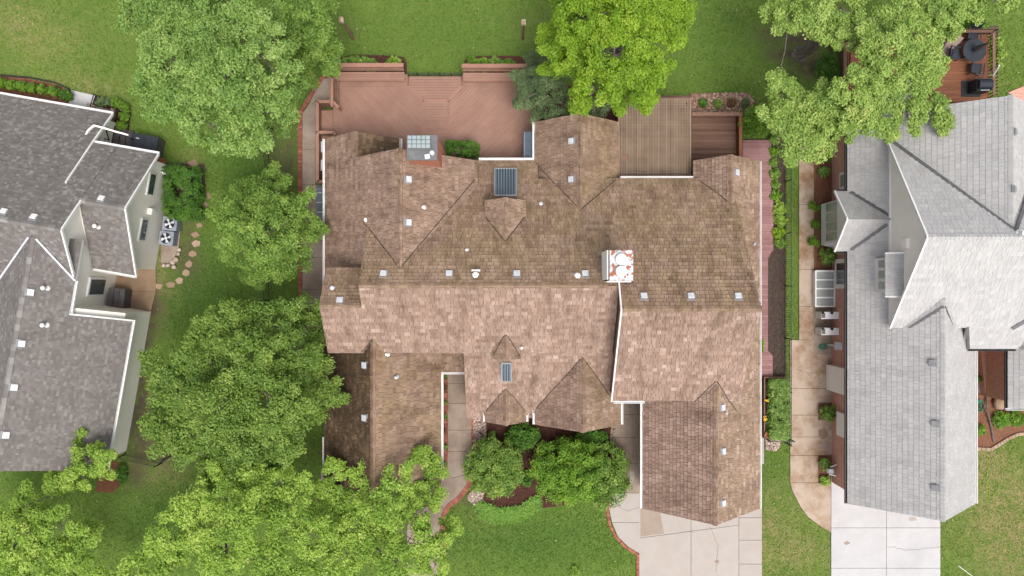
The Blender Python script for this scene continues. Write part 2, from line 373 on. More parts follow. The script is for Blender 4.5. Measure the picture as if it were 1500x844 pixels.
L['hedge'] = leaf_mat('leaf_hedge', [(0, (0.0343, 0.103, 0.0109)), (0.45, (0.0686, 0.1742, 0.0182)), (0.8, (0.1115, 0.2376, 0.0254)), (1, (0.1716, 0.297, 0.0399))])
L['grassy'] = leaf_mat('leaf_grassy', [(0, (0.0813, 0.195, 0.0163)), (0.5, (0.1382, 0.2925, 0.026)), (1, (0.2275, 0.39, 0.0488))], 0.25)
L['grass'] = leaf_mat('leaf_lawn', [(0, (0.0523, 0.1336, 0.0151)), (0.4, (0.0956, 0.2049, 0.0227)), (0.75, (0.153, 0.2674, 0.0363)), (0.93, (0.2609, 0.3208, 0.0681)), (1, (0.4349, 0.392, 0.1361))], 0.2)
L['rust'] = leaf_mat('leaf_rust', [(0, (0.10, 0.05, 0.02)), (1, (0.22, 0.12, 0.05))], 0.2)
L['litter'] = leaf_mat('leaf_litter', [(0, (0.13, 0.08, 0.04)), (0.4, (0.22, 0.17, 0.08)), (0.7, (0.12, 0.19, 0.03)), (1, (0.34, 0.33, 0.2))], 0.1)
L['deep'] = leaf_mat('leaf_deep', [(0, (0.0667, 0.1311, 0.0202)), (0.45, (0.1376, 0.236, 0.0344)), (0.8, (0.2331, 0.3407, 0.0604)), (1, (0.3553, 0.437, 0.0934))])
L['pale'] = leaf_mat('leaf_pale', [(0, (0.1174, 0.2091, 0.036)), (0.45, (0.2293, 0.3564, 0.0681)), (0.8, (0.3778, 0.495, 0.1243)), (1, (0.5601, 0.57, 0.2102))])
# ------------------------------------------------------------------ roofs
PLANES = []   # (poly2d, plane z function, normal, section)
def ident(a, b): return (a, b)
class Roof:
    def __init__(s, house, style, T=ident):
        s.house = house; s.st = style; s.T = T; s.mb = MB(); s.obj = None
    def plane(s, pts, moss=0.0, tone=0.0, slab=True, convex_parts=None, thick=0.15, edge=0.05):
        T = s.T
        P = []
        for a, b, z in pts: x, y = T(a, b); P.append(Vector((x, y, z)))
        if area2([(p.x, p.y) for p in P]) < 0: P.reverse()
        n = (P[1] - P[0]).cross(P[2] - P[0]).normalized()
        if n.z < 0: n = -n
        flat = Vector((n.x, n.y, 0))
        up = Vector((0, 0, 1)); g = (up - n * n.dot(up))
        g.normalize(); u = g.cross(n)
        PLANES.append(([(p.x, p.y) for p in P], P[0].copy(), n.copy(), s))
        # slab
        N = len(P)
        if slab:
            vs = [tuple(p) for p in P] + [(p.x, p.y, p.z - thick) for p in P]
            s.mb.add(vs, [tuple(range(N))], 1, 0.5)
            fs = [tuple(range(N, 2 * N))[::-1]]
            for i in range(N): j = (i + 1) % N; fs.append((i, N + i, N + j, j))
            s.mb.add(vs, fs, 2, 0.5)
        st = s.st; ex, w0, w1, lift, gap = st['exp'], st['w0'], st['w1'], st['lift'], st['gap']
        po = [(p.dot(u), p.dot(g)) for p in P]
        po = ccw(po); base = P[0].dot(n)
        umin, umax = min(p[0] for p in po), max(p[0] for p in po); vmin, vmax = min(p[1] for p in po), max(p[1] for p in po)
        key = int((n.x + 2) * 1000) * 7919 + int((n.y + 2) * 1000) * 104729 + int(base * 50)
        V, Fc = s.mb.V, s.mb.F
        for row in range(math.floor(vmin / ex), math.ceil(vmax / ex)):
            rg = random.Random(key + row * 31)
            va, vb = row * ex, row * ex + ex + 0.004
            x = -32 + rg.uniform(0, w1); q = rg.random()
            while x < umax:
                w = rg.uniform(w0, w1); ra = rg.random(); jl = rg.random(); sp = rg.random()
                if x + w > umin:
                    rect = [(x + gap, va + (jl - .5) * st['jit']), (x + w - gap, va + (jl - .5) * st['jit']), (x + w - gap, vb), (x + gap, vb)]
                    c = clip_poly(rect, po)
                    if len(c) >= 3:
                        lf = lift * (0.7 + 0.6 * jl)
                        q = 0.75 * q + 0.25 * rg.random() if st.get('corr') else 0
                        rv = ra if not st.get('corr') else 0.55 * ra + 0.45 * q
                        rv = min(1, max(0, rv + tone))
                        bi = len(V); idx = []; uvs = []
                        for (pu, pv) in c:
                            h = 0.006 + lf * (1 - (pv - va) / ex)
                            V.append(tuple(u * pu + g * pv + n * (base + h))); uvs.append((pu, pv))
                        k = len(c); Fc.append([bi + i for i in range(k)])
                        s.mb.M.append(0); s.mb.R.append(rv); s.mb.S.append(moss); s.mb.U.append(uvs)
                        # butt
                        lo = [i for i in range(k) if c[i][1] < va + 0.05 * ex + st['jit']]
                        if len(lo) == 2 and lift > 0.004:
                            i, j = lo
                            if j - i != 1: i, j = j, i
                            b2 = len(V)
                            for ii in (i, j): V.append(tuple(u * c[ii][0] + g * c[ii][1] + n * base))
                            Fc.append([b2, b2 + 1, bi + j, bi + i]); s.mb.M.append(0); s.mb.R.append(rv * .5); s.mb.S.append(moss); s.mb.U.append([uvs[i], uvs[j], uvs[j], uvs[i]])
                x += w
        return s
    def ridge(s, p0, p1, sl=1.0, sr=1.0, w=0.13, step=0.19, moss=0.3, tone=-0.1):
        a = Vector((*s.T(p0[0], p0[1]), p0[2])); b = Vector((*s.T(p1[0], p1[1]), p1[2]))
        d = b - a; ln = d.length; d.normalize(); sd = d.cross(Vector((0, 0, 1))).normalized(); n = max(1, int(ln / step))
        for i in range(n):
            q0 = a + d * (ln * i / n); q1 = a + d * (ln * (i + 1) / n + 0.03); r = min(1, max(0, .2 + .6 * random.random() + tone))
            h0, h1 = 0.055, 0.035
            for sg, slp in ((1, sr), (-1, sl)):
                o = sd * (sg * w) - Vector((0, 0, w * slp))
                vs = [q0 + Vector((0, 0, h0)), q1 + Vector((0, 0, h1)), q1 + o + Vector((0, 0, h1)), q0 + o + Vector((0, 0, h0))]
                vs2 = [v - Vector((0, 0, 0.03)) for v in vs]
                s.mb.add(vs + vs2, [(0, 1, 2, 3) if sg < 0 else (3, 2, 1, 0), (0, 3, 7, 4), (2, 3, 7, 6), (1, 2, 6, 5)], 0, r, moss)
        return s
    def build(s):
        s.obj = s.mb.build('roof', s.st['mats'], s.house); return s.obj

def hit(px, py):
    best = None; o = Vector((0, 0, HC)); d = Vector(((px - CX) / F, (CY - py) / F, -1))
    for poly, p0, n, sec in PLANES:
        den = d.dot(n)
        if abs(den) < 1e-6: continue
        t = (p0 - o).dot(n) / den; p = o + d * t
        if inside((p.x, p.y), poly) and (best is None or p.z > best[0].z): best = (p, n, sec)
    return best

CED = dict(exp=0.205, w0=0.13, w1=0.32, lift=0.04, gap=0.007, jit=0.022, corr=1, mats=[M['cedar'], M['cedar_base'], M['deck_dark']])
ASP = dict(exp=0.125, w0=0.06, w1=0.22, lift=0.007, gap=0.0, jit=0.0, corr=0, mats=[M['asphalt'], M['slate_grey'], M['white']])
SLT = dict(exp=0.25, w0=0.12, w1=0.32, lift=0.016, gap=0.004, jit=0.012, corr=1, mats=[M['slate'], M['slate_base'], M['white']])

def gwall(T, along, c0, c1, e0, e1, z0, z1, rc, zr, mb, base=0.0):
    """gabled block: ridge along 'a' or 'b' from c0..c1, across e0..e1"""
    sec = [(e0, base), (e1, base), (e1, z1), (rc, zr), (e0, z0)]
    vs = []
    for c in (c0, c1):
        for e, z in sec:
            x, y = T(e, c) if along == 'b' else T(c, e)
            vs.append((x, y, z))
    fs = [(0, 1, 2, 3, 4), (9, 8, 7, 6, 5)] + [(i, 5 + i, 5 + (i + 1) % 5, (i + 1) % 5) for i in range(5)]
    if along == 'b': fs = [f[::-1] for f in fs] if False else fs
    mb.add(vs, fs, 0, 0.5)
def bwall(T, a0, a1, b0, b1, z0, z1, mb):
    mb.prism([T(a0, b0), T(a1, b0), T(a1, b1), T(a0, b1)], z0, z1)
def fixnormals(o):
    import bmesh
    bm = bmesh.new(); bm.from_mesh(o.data); bmesh.ops.recalc_face_normals(bm, faces=bm.faces); bm.to_mesh(o.data); bm.free()
def gutter(house, pts, T=ident, mat='white', w=0.10, h=0.11, name='gutter'):
    mb = MB()
    for i in range(len(pts) - 1):
        p0 = (*T(pts[i][0], pts[i][1]), pts[i][2]); p1 = (*T(pts[i + 1][0], pts[i + 1][1]), pts[i + 1][2])
        a, b = Vector(p0), Vector(p1); d = (b - a).normalized(); sd = d.cross(Vector((0, 0, 1))).normalized()
        mb.beam(a - Vector((0, 0, h * .5)), b - Vector((0, 0, h * .5)), w, 0.012)
        mb.beam(a + sd * w / 2, b + sd * w / 2, 0.02, h); mb.beam(a - sd * w / 2, b - sd * w / 2, 0.02, h)
    return mb.build(name, M[mat], house)
def downspout(house, x, y, z0, z1, mat='white'):
    mb = MB(); mb.box((x, y, (z0 + z1) / 2), (0.08, 0.06, z1 - z0)); return mb.build('downspout', M[mat], house)

def roof_vent(px, py, mat='galv', size=0.27):
    p, n, sec = hit(px, py); mb = MB()
    t = Vector((0, 0, 1)).cross(n).normalized() if abs(n.z) < 0.999 else Vector((1, 0, 0))
    tilt = Matrix((t, n.cross(t), n)).transposed()
    def bx(off, s): 
        vs = [p + tilt @ (Vector(off) + Vector((x * s[0] / 2, y * s[1] / 2, z * s[2] / 2))) for z in (-1, 1) for y in (-1, 1) for x in (-1, 1)]
        mb.add(vs, [(0, 2, 3, 1), (4, 5, 7, 6), (0, 1, 5, 4), (2, 6, 7, 3), (0, 4, 6, 2), (1, 3, 7, 5)], 1 if s[2] < .02 else 0, 0.5)
    bx((0, 0.03, 0.035), (size * 1.35, size * 1.5, 0.012)); bx((0, 0, 0.06), (size * 0.8, size * 0.8, 0.05)); bx((0, 0, 0.10), (size, size, 0.035))
    return mb.build('roof_vent', [M[mat], M['flue_grey']], sec.obj)
def pipe_vent(px, py, h=0.4, r=0.06, cap=0.0, mat='white'):
    p, n, sec = hit(px, py); mb = MB()
    mb.lathe((p.x, p.y, p.z - 0.05), [(r * 2.2, 0), (r * 2.0, 0.06), (r, 0.12), (r, h)], 10, 0, 0.5)
    if cap: mb.lathe((p.x, p.y, p.z + h - 0.06), [(cap, 0), (cap, 0.06), (cap * 0.5, 0.11), (0.01, 0.13)], 12, 0, 0.5)
    return mb.build('vent_pipe', M[mat], sec.obj)

# ================================================================== MAIN HOUSE
house = thing('house', 'large brown cedar shake roofed house with two chimneys, standing between its two neighbours', 'house', (0, 0, 0))
def zb(y): return 8 - .82 * (y - .117)
def zf(y): return 8 + .82 * (y - .117)
rm = Roof(house, CED)
rm.plane([(-6.6, .117, 8), (4.62, .117, 8), (4.62, 5.0, zb(5.0)), (1.25, 5.0, zb(5.0)), (1.25, 6.2, zb(6.2)), (-6.6, 6.2, zb(6.2))][:2] + [(4.62, 5.2, zb(5.2)), (-6.6, 5.2, zb(5.2))], 1.0)
rm.plane([(-6.6, 5.2, zb(5.2)), (1.25, 5.2, zb(5.2)), (1.25, 6.23, zb(6.23)), (-6.6, 6.23, zb(6.23))], 1.0)
rm.plane([(-6.6, .117, 8), (4.62, .117, 8), (4.62, -2.98, zf(-2.98)), (-6.6, -2.98, zf(-2.98))], 0.0, 0.16)
rm.plane([(-2.22, -2.98, zf(-2.98)), (5.0, -2.98, zf(-2.98)), (5.0, -6.37, zf(-6.37)), (-2.22, -6.37, zf(-6.37))], 0.0, 0.16)
rm.ridge((-6.6, .117, 8), (4.1, .117, 8), .82, .82, moss=0.9)
rm.build()
rr = Roof(house, CED)
Yr, Zr = -.863, 8.8
rr.plane([(4.62, Yr, Zr), (10.5, Yr, Zr), (10.5, 5.24, 8.8 - .82 * (5.24 - Yr)), (4.62, 5.24, 8.8 - .82 * (5.24 - Yr))], 1.0)
rr.plane([(4.62, Yr, Zr), (10.5, Yr, Zr), (10.5, -5.21, 8.8 + .82 * (-5.21 - Yr)), (4.62, -5.21, 8.8 + .82 * (-5.21 - Yr))], 0.0, 0.18)
rr.ridge((4.7, Yr, Zr), (10.5, Yr, Zr), .82, .82, moss=0.9); rr.build()
mb = MB(); mb.beam((4.60, Yr - .05, Zr - .03), (4.60, -5.21, 5.2), 0.06, 0.16); mb.beam((4.60, Yr - .05, Zr - .03), (4.60, .2, 8.0), 0.06, 0.16); mb.build('rake_trim', M['white'], house)
rl = Roof(house, CED)     # low west block
rl.plane([(-8.45, -.75, 7.29), (-6.65, -.75, 7.29), (-6.65, .93, 5.91), (-8.45, .93, 5.91)], 0.8, -0.08)
rl.plane([(-8.45, -.75, 7.29), (-6.6, -.75, 7.29), (-6.6, -2.98, zf(-2.98)), (-8.45, -2.98, zf(-2.98))], 0.0, 0.14); rl.ridge((-8.45, -.75, 7.29), (-6.62, -.75, 7.29), .82, .82, moss=.8); rl.build()
# big north-west gable with its low north wing
rg_ = Roof(house, CED)
def zw(x): return 7.4 + 1.05 * (x + 4.92)
def ze(x): return 7.4 - 1.0 * (x + 4.92)
rg_.plane([(-9.13, -.5, zw(-9.13)), (-4.92, -.5, 7.4), (-4.92, 6.1, 7.4), (-9.13, 6.1, zw(-9.13))], 0.1, 0.0)
rg_.plane([(-9.13, 6.1, zw(-9.13)), (-7.35, 6.1, zw(-7.35)), (-7.35, 7.3, zw(-7.35)), (-9.13, 7.3, zw(-9.13))], 0.1, 0.0)
rg_.plane([(-4.92, .5, 7.4), (-1.67, .5, ze(-1.67)), (-1.67, 6.05, ze(-1.67)), (-4.92, 6.1, 7.4)], 0.3, 0.0)
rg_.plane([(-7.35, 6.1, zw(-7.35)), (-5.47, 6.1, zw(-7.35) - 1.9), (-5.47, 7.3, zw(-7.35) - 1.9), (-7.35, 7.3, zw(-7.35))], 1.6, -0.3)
rg_.ridge((-4.92, .9, 7.4), (-4.92, 6.1, 7.4), 1.05, 1.0, moss=.8); rg_.ridge((-7.35, 6.12, zw(-7.35)), (-7.35, 7.3, zw(-7.35)), 1.05, 1.0, moss=.5); rg_.build()
# south-west wing
rs = Roof(house, CED)
rs.plane([(-9.15, -2.2, 3.0), (-6.31, -2.2, 6.0), (-6.31, -9.4, 6.0), (-9.15, -9.4, 3.0)], 1.9, -0.4)  # west slope gets the extra uneven darkening of its shingle colour
rs.plane([(-6.31, -2.2, 6.0), (-3.47, -2.2, 3.0), (-3.47, -9.4, 3.0), (-6.31, -9.4, 6.0)], 0.9, -0.05)
rs.plane([(-5.0, -4.1, 3.0), (-2.3, -4.1, 3.0), (-2.3, -2.7, 4.48), (-5.0, -2.7, 4.48)], 0.4, -0.15)
rs.ridge((-6.31, -2.25, 6.0), (-6.31, -9.4, 6.0), 1.05, 1.05, moss=.8); rs.build()
# north gable
rn = Roof(house, CED)
for sg, ms, tn in ((-1, 0.4, 0.02), (1, 1.0, 0.0)):
    rn.plane([(3.15, 2.6, 5.15), (3.15 + sg * 2.03, 2.6, 3.03), (3.15 + sg * 2.03, 8.1, 3.03), (3.15, 8.1, 5.15)], ms, tn)
rn.ridge((3.15, 3.6, 5.15), (3.15, 8.1, 5.15), 1.04, 1.04, moss=.8); rn.build()
# east side strip, north-east gable and garage
re_ = Roof(house, CED)
def zE(x): return 3.0 + 1.05 * (12.07 - x)
re_.plane([(10.2, 6.2, zE(10.2)), (12.07, 6.2, 3.0), (12.07, -4.0, 3.0), (10.2, -4.0, zE(10.2))], 0.7, 0.2)
re_.plane([(10.2, 2.0, zE(10.2)), (8.75, 2.0, zE(10.2) - 1.5), (8.75, 6.15, zE(10.2) - 1.5), (10.2, 6.2, zE(10.2))], 0.3, 0.05)
re_.ridge((10.2, 3.7, zE(10.2)), (10.2, 6.2, zE(10.2)), 1.05, 1.05, moss=.7); re_.build()
rgar = Roof(house, CED)
rgar.plane([(9.25, -4.0, zE(9.25)), (12.07, -4.0, 3.0), (12.07, -10.77, 3.0), (9.25, -10.77, zE(9.25))], 0.6, 0.2)
rgar.plane([(9.25, -3.6, zE(9.25)), (6.4, -3.6, 3.0), (6.4, -10.77, 3.0), (9.25, -10.77, zE(9.25))], 0.0, 0.06)
rgar.ridge((9.25, -4.25, zE(9.25)), (9.25, -10.77, zE(9.25)), 1.05, 1.05, moss=.7); rgar.build()
# front dormer gables
rd = Roof(house, CED)
rd.plane([(-.3, -3.9, 4.0), (-1.3, -3.9, 2.95), (-1.3, -6.55, 2.95), (-.3, -6.55, 4.0)], 0.1, -0.06)
rd.plane([(-.3, -3.9, 4.0), (.68, -3.9, 2.95), (.68, -6.55, 2.95), (-.3, -6.55, 4.0)], 0.8, 0.05)
rd.ridge((-.3, -4.7, 4.0), (-.3, -6.55, 4.0), 1, 1, moss=.7); rd.build()
rd2 = Roof(house, CED)
rd2.plane([(3.27, -2.7, 5.3), (1.13, -2.7, 3.06), (1.13, -6.66, 3.06), (3.27, -6.66, 5.3)], 0.1, -0.04)
rd2.plane([(3.27, -2.7, 5.3), (5.3, -2.7, 3.1), (5.3, -6.66, 3.1), (3.27, -6.66, 5.3)], 0.8, 0.1)
rd2.ridge((3.27, -3.2, 5.3), (3.27, -6.66, 5.3), 1, 1, moss=.7); rd2.build()
# skylight saddles
def saddle(xc, half, zr, zev, y0, y1, tone, ms):
    s = Roof(house, CED)
    for sg in (-1, 1): s.plane([(xc, y0, zr), (xc + sg * half, y0, zev), (xc + sg * half, y1, zev), (xc, y1, zr)], ms, tone, thick=0.08)
    s.ridge((xc, y0 + (0.25 if y1 > y0 else -0.25), zr), (xc, y1, zr), 1, 1, moss=ms); s.build(); return s
saddle(-.31, .92, 6.35, 5.36, 1.85, 4.05, 0.05, 0.7)
saddle(-.28, .63, 6.2, 5.56, -1.9, -3.25, 0.0, 0.5)
mb = MB(); bwall(ident, -1.1, .48, 2.3, 3.95, 4.2, 5.33, mb); mb.build('dormer_wall', M['stucco'], house); mb = MB(); bwall(ident, -.8, .24, -3.15, -2.2, 4.4, 5.5, mb); mb.build('dormer_wall', M['stucco'], house)
# walls
mb = MB()
gwall(ident, 'a', -6.4, 1.2, -2.75, 5.95, 5.3, 3.0, .117, 7.75, mb); gwall(ident, 'a', 1.2, 4.7, -2.75, 4.9, 5.3, 3.7, .117, 7.75, mb)
bwall(ident, -2.0, 4.9, -6.1, -2.7, 0, 2.62, mb)
gwall(ident, 'a', 4.66, 10.3, -4.95, 5.0, 5.15, 3.7, Yr, 8.55, mb)
gwall(ident, 'a', -8.2, -6.3, -2.7, .7, 5.35, 5.8, -.75, 7.0, mb)
gwall(ident, 'b', -.4, 5.85, -8.8, -1.9, 3.1, 4.15, -4.92, 7.15, mb)
gwall(ident, 'b', 5.8, 7.05, -8.8, -5.75, 3.1, 3.1, -7.35, 4.65, mb)
gwall(ident, 'b', -2.3, -9.1, -8.8, -3.75, 3.1, 3.1, -6.31, 5.7, mb)
bwall(ident, -3.8, -2.4, -3.8, -2.7, 0, 3.05, mb)
gwall(ident, 'b', 3.0, 7.8, 1.42, 4.9, 3.1, 3.1, 3.15, 4.85, mb)
gwall(ident, 'b', 3.0, 5.9, 9.05, 11.7, 3.5, 3.1, 10.2, 4.65, mb)
bwall(ident, 10.2, 11.7, -4.5, 4, 0, 3.1, mb)
gwall(ident, 'b', -4.6, -10.4, 6.75, 11.7, 3.1, 3.1, 9.25, 5.65, mb)
gwall(ident, 'b', -5.0, -6.3, -1.05, .45, 2.95, 2.95, -.3, 3.75, mb)
gwall(ident, 'b', -4.0, -6.35, 1.45, 4.95, 3.1, 3.1, 3.27, 5.0, mb)
fixnormals(mb.build('wall', M['brick_main'], house))
# gutters
for pts in ([(-9.19, 7.3, 2.93), (-9.19, -.6, 2.93)], [(-1.62, 6.30, 2.95), (1.06, 6.30, 2.95)], [(1.06, 6.24, 2.97), (1.06, 8.1, 2.97)],
            [(5.2, 5.30, 3.72), (8.7, 5.30, 3.72)], [(6.33, -5.35, 2.95), (6.33, -10.77, 2.95)], [(4.7, -5.28, 5.14), (6.15, -5.28, 5.14)],
            [(12.13, 6.2, 2.93), (12.13, -10.77, 2.93)], [(-3.41, -4.12, 2.95), (-3.41, -9.4, 2.95)], [(-3.4, -4.16, 2.93), (-2.3, -4.16, 2.93)],
            [(-1.35, -6.0, 2.88), (-1.35, -6.55, 2.88)], [(.74, -5.9, 2.88), (.74, -6.55, 2.88)], [(1.07, -5.9, 2.98), (1.07, -6.66, 2.98)],
            [(5.36, -5.4, 3.02), (5.36, -6.66, 3.02)], [(-5.42, 6.15, 3.0), (-5.42, 7.3, 3.0)], [(.74, -6.0, 2.9), (1.07, -6.0, 2.9)], [(-9.2, -7.3, 2.93), (-9.2, -9.4, 2.93)]):
    gutter(house, pts)
# flashing for chimney and skylights
def flat_quad_on(px0, py0, px1, py1): return [hit(px0, py0)[0], hit(px1, py0)[0], hit(px1, py1)[0], hit(px0, py1)[0]]
def skylight(x0, y0, x1, y1, ribs, lift):
    q = flat_quad_on(x0, y0, x1, y1); n = (q[1] - q[0]).cross(q[2] - q[0]).normalized(); n = n if n.z > 0 else -n
    mb = MB(); k = len(q); up = [p + n * lift for p in q]; dn = [p - n * 0.05 for p in q]
    for i in range(4): mb.beam(up[i], up[(i + 1) % 4], 0.07, 0.10)
    fr = mb.build('skylight', M['flue_grey'], house)
    mb = MB()
    mb.add(up + dn, [(0, 1, 2, 3), (0, 4, 5, 1), (1, 5, 6, 2), (2, 6, 7, 3), (3, 7, 4, 0)], 0, 0.5)
    mb.build('skylight_panel', M['blue_metal'], fr); mb = MB()
    for i in range(1, ribs):
        a = up[0].lerp(up[1], i / ribs) + n * 0.02; b = up[3].lerp(up[2], i / ribs) + n * 0.02
        mb.beam(a, b, 0.05, 0.05)
    mb.build('skylight_rib', M['glass_dark'], fr)
skylight(724.5, 250, 756.5, 289, 8, 0.12)
skylight(734.5, 530, 749, 556, 4, 0.10)
def valley(p0, p1):
    mb = MB(); n_ = 8
    def at(p, q, t):
        h_ = hit(p[0] + (q[0] - p[0]) * t, p[1] + (q[1] - p[1]) * t); return h_[0] + h_[1] * .045
    pts = [at(p0, p1, .02 + .95 * i / n_) for i in range(n_ + 1)]
    for i in range(n_): mb.beam(pts[i], pts[i + 1], .032, .03)
    mb.build('valley_flashing', M['flue_dark'], house)
for q in (((585, 393), (698, 259)), ((585, 393), (533, 326)), ((851, 308), (784, 238)), ((851, 308), (904, 263)), ((1074, 300), (1016, 260)), ((852, 523), (785, 600)), ((852, 523), (897, 586)), ((741, 568), (712, 603)), ((741, 568), (769, 603)),
          ((740, 355), (711, 319)), ((741, 355), (769, 318)), ((741, 489), (723, 522)), ((741, 489), (761, 522)), ((1049, 557), (1017, 588)), ((1050, 557), (1079, 605)), ((546, 496), (530, 516))): valley(*q)
# vents
for px, py in ((597, 263), (597, 326), (838, 207), (838, 263), (498, 441), (562, 402), (658, 402), (757, 402), (857, 402), (943, 435), (1012, 435), (1081, 435), (535, 535), (535, 612), (1057, 597), (1058, 661), (1058, 737), (1078, 253)):
    roof_vent(px, py)
for px, py, h, r, cp, mt in ((537, 322, .35, .06, 0, 'white'), (684, 367, .4, .05, 0, 'white'), (697, 403, .5, .07, .13, 'white'), (845, 404, .5, .07, .12, 'white'), (792, 299, .25, .05, .09, 'galv'),
                             (488, 422, .25, .05, .1, 'galv'), (567, 519, .3, .06, 0, 'white'), (581, 552, .3, .05, .08, 'galv'), (764, 509, .3, .05, .07, 'white'), (621, 304, .2, .05, .09, 'white'),
                             (1104, 357, .25, .05, .06, 'galv'), (1063, 604, .25, .05, .05, 'white')):
    pipe_vent(px, py, h, r, cp, mt)
mb = MB(); p = hit(697, 399)[0]; mb.tube([p + Vector((-.17, .08, .3)), p + Vector((.2, .08, .3))], 0.05, 8); mb.build('vent_pipe', M['white'], rm.obj)
# centre chimney
mb = MB(); x0, x1, y0, y1 = 4.0, 4.97, .30, 1.55
mb.prism([(x0 + .06, y0 + .06), (x1 - .06, y0 + .06), (x1 - .06, y1 - .06), (x0 + .06, y1 - .06)], 6.0, 9.62)
ch = mb.build('chimney', M['brick_red'], house)
mb = MB(); mb.prism([(x0, y0), (x1, y0), (x1, y1), (x0, y1)], 9.55, 9.74); mb.build('chimney_crown', M['rusty_cap'], ch)
for cy_ in (.68, 1.18):
    mb = MB(); mb.lathe((4.47, cy_, 9.70), [(.20, 0), (.20, .10), (.235, .13), (.235, .19), (.12, .27), (.02, .29)], 18, 0, 0.5); mb.build('chimney_cap', M['white'], ch, smooth=False)
mb = MB(); mb.box((3.93, .95, 8.6), (0.05, 1.2, 2.1)); mb.box((4.5, .27, 8.2), (1.0, 0.05, 1.4)); mb.box((4.95, .2, 8.25), (.12, .1, .25), 0, 1); mb.build('flashing', [M['stucco'], M['black']], ch)
# north-west chimney with a metal chase cover
mb = MB(); mb.prism([(-4.47, 5.5), (-3.2, 5.5), (-3.2, 6.52), (-4.47, 6.52)], 0, 8.1); ch2 = mb.build('chimney', M['brick_orange'], house)
mb = MB(); mb.prism([(-4.5, 5.47), (-3.19, 5.47), (-3.19, 6.55), (-4.5, 6.55)], 8.103, 8.2, 0, .4); mb.build('chase_cover', M['grey_metal'], ch2)
mb = MB(); mb.prism([(-4.46, 5.95), (-3.48, 5.95), (-3.48, 6.5), (-4.46, 6.5)], 8.2, 8.36)
cg = mb.build('spark_guard', M['glass_pale'], ch2)
mb = MB()
for i in range(6): mb.beam((-4.46 + .98 * i / 5, 5.95, 8.37), (-4.46 + .98 * i / 5, 6.5, 8.37), .025, .03)
for i in range(4): mb.beam((-4.46, 5.95 + .55 * i / 3, 8.372), (-3.48, 5.95 + .55 * i / 3, 8.372), .02, .03)
mb.build('guard_bars', M['grey_metal'], ch2)
mb = MB(); mb.tube([(-3.4, 5.75, 8.2), (-3.4, 5.75, 8.45)], .1, 10); mb.box((-3.62, 5.62, 8.235), (.22, .2, .05), .2); mb.build('flue', M['galv'], ch2)
# blue-grey bay roof by the deck
mb = MB()
c = [W(768, 194, 2.3), W(783, 194, 2.9), W(783, 235, 2.9), W(768, 235, 2.3)]
mb.add(c + [W(783, 200, 3.0)], [(3, 2, 1, 0)], 0, .5)
for i in (1, 2, 3): mb.beam(c[0].lerp(c[3], i / 3 - .02) + Vector((0, 0, .01)), c[1].lerp(c[2], i / 3 - .02) + Vector((0, 0, .01)), .03, .04)
for a_, b2 in ((0, 1), (0, 3), (1, 2)): mb.beam(c[a_], c[b2], .04, .08)
for i in (0, 3): mb.beam(c[i] + Vector((.03, 0, 0)), (c[i].x + .03, c[i].y, .6), .07, .07)
mb.build('bay_roof', M['blue_metal'], house)
# vertical east wall vent hood & low window wells
mb = MB(); mb.lathe((11.92, -.55 + .85, 2.2), [(.22, 0), (.22, .35), (.16, .4)], 16); mb.build('wall_lamp', M['white'], house)
# downspouts
for x, y in ((6.5, -5.1), (-9.05, 7.0), (1.2, 6.1)): downspout(house, x, y, 0.1, 2.9)
# dark leaves caught in the valley
for px, py in ((640, 533),):
    mb = MB(); p = hit(px, py)[0]
    for i in range(90): q = p + Vector((random.gauss(0, .13), random.gauss(0, .22), random.uniform(.03, .12))); mb.box(q, (.07, .05, .006), random.uniform(0, 6), 0)
    tag(mb.build('dead_leaves', L['rust']), 'small drift of dead orange leaves caught in the roof valley above the front walk', 'leaves', kind='stuff')

# ================================================================== LEFT NEIGHBOUR (turned 10 degrees)
ca, sa = 0.985, 0.174
def TL(a, b): return (a * ca + b * sa, -a * sa + b * ca)
o3 = TL(-24, -3)
lh = thing('house', 'cream sided neighbouring house with a dark mottled asphalt shingle roof', 'house', (o3[0], o3[1], 0))
r1 = Roof(lh, ASP, TL)
def zN(b): return 6.72 - .86 * (b + .93)
def zS(b): return 6.72 + .86 * (b + .93)
r1.plane([(-36, -.93, 6.72), (-20.2, -.93, 6.72), (-20.2, 3.44, zN(3.44)), (-36, 3.44, zN(3.44))], 0.3)
r1.plane([(-36, 3.44, zN(3.44)), (-21.42, 3.44, zN(3.44)), (-21.42, 5.15, zN(5.15)), (-36, 5.15, zN(5.15))], 0.3)
r1.plane([(-36, -.93, 6.72), (-20.2, -.93, 6.72), (-20.2, -3.5, zS(-3.5)), (-36, -5, zS(-5))], 0.2, -0.03)
r1.ridge((-36, -.93, 6.72), (-20.2, -.93, 6.72), .86, .86, step=.3, moss=0, tone=.25); r1.build()
r2 = Roof(lh, ASP, TL)
zw_ = zN(.52)
r2.plane([(-20.25, .52, zw_), (-18.15, .52, zw_), (-18.15, 3.44, zN(3.44)), (-20.25, 3.44, zN(3.44))], 0.3)
r2.plane([(-20.3, .52, zw_), (-18.15, .52, zw_), (-18.15, -2.6, zw_ - 2.4), (-20.3, -2.6, zw_ - 2.4)], 0.2, -0.08)
r2.ridge((-20.3, .52, zw_), (-18.15, .52, zw_), .86, .8, step=.3, moss=0, tone=.2); r2.build()
r3 = Roof(lh, ASP, TL)
def zG(a): return 6.3 - .89 * abs(a + 21.66)
r3.plane([(-21.66, -1.3, 6.3), (-20.1, -1.3, zG(-20.1)), (-20.1, -4.75, zG(-20.1)), (-21.66, -4.75, 6.3)], 0.1, -0.08)
r3.plane([(-21.66, -4.75, 6.3), (-17.96, -4.75, zG(-17.96)), (-17.96, -12.2, zG(-17.96)), (-21.66, -12.2, 6.3)], 0.1, -0.08)
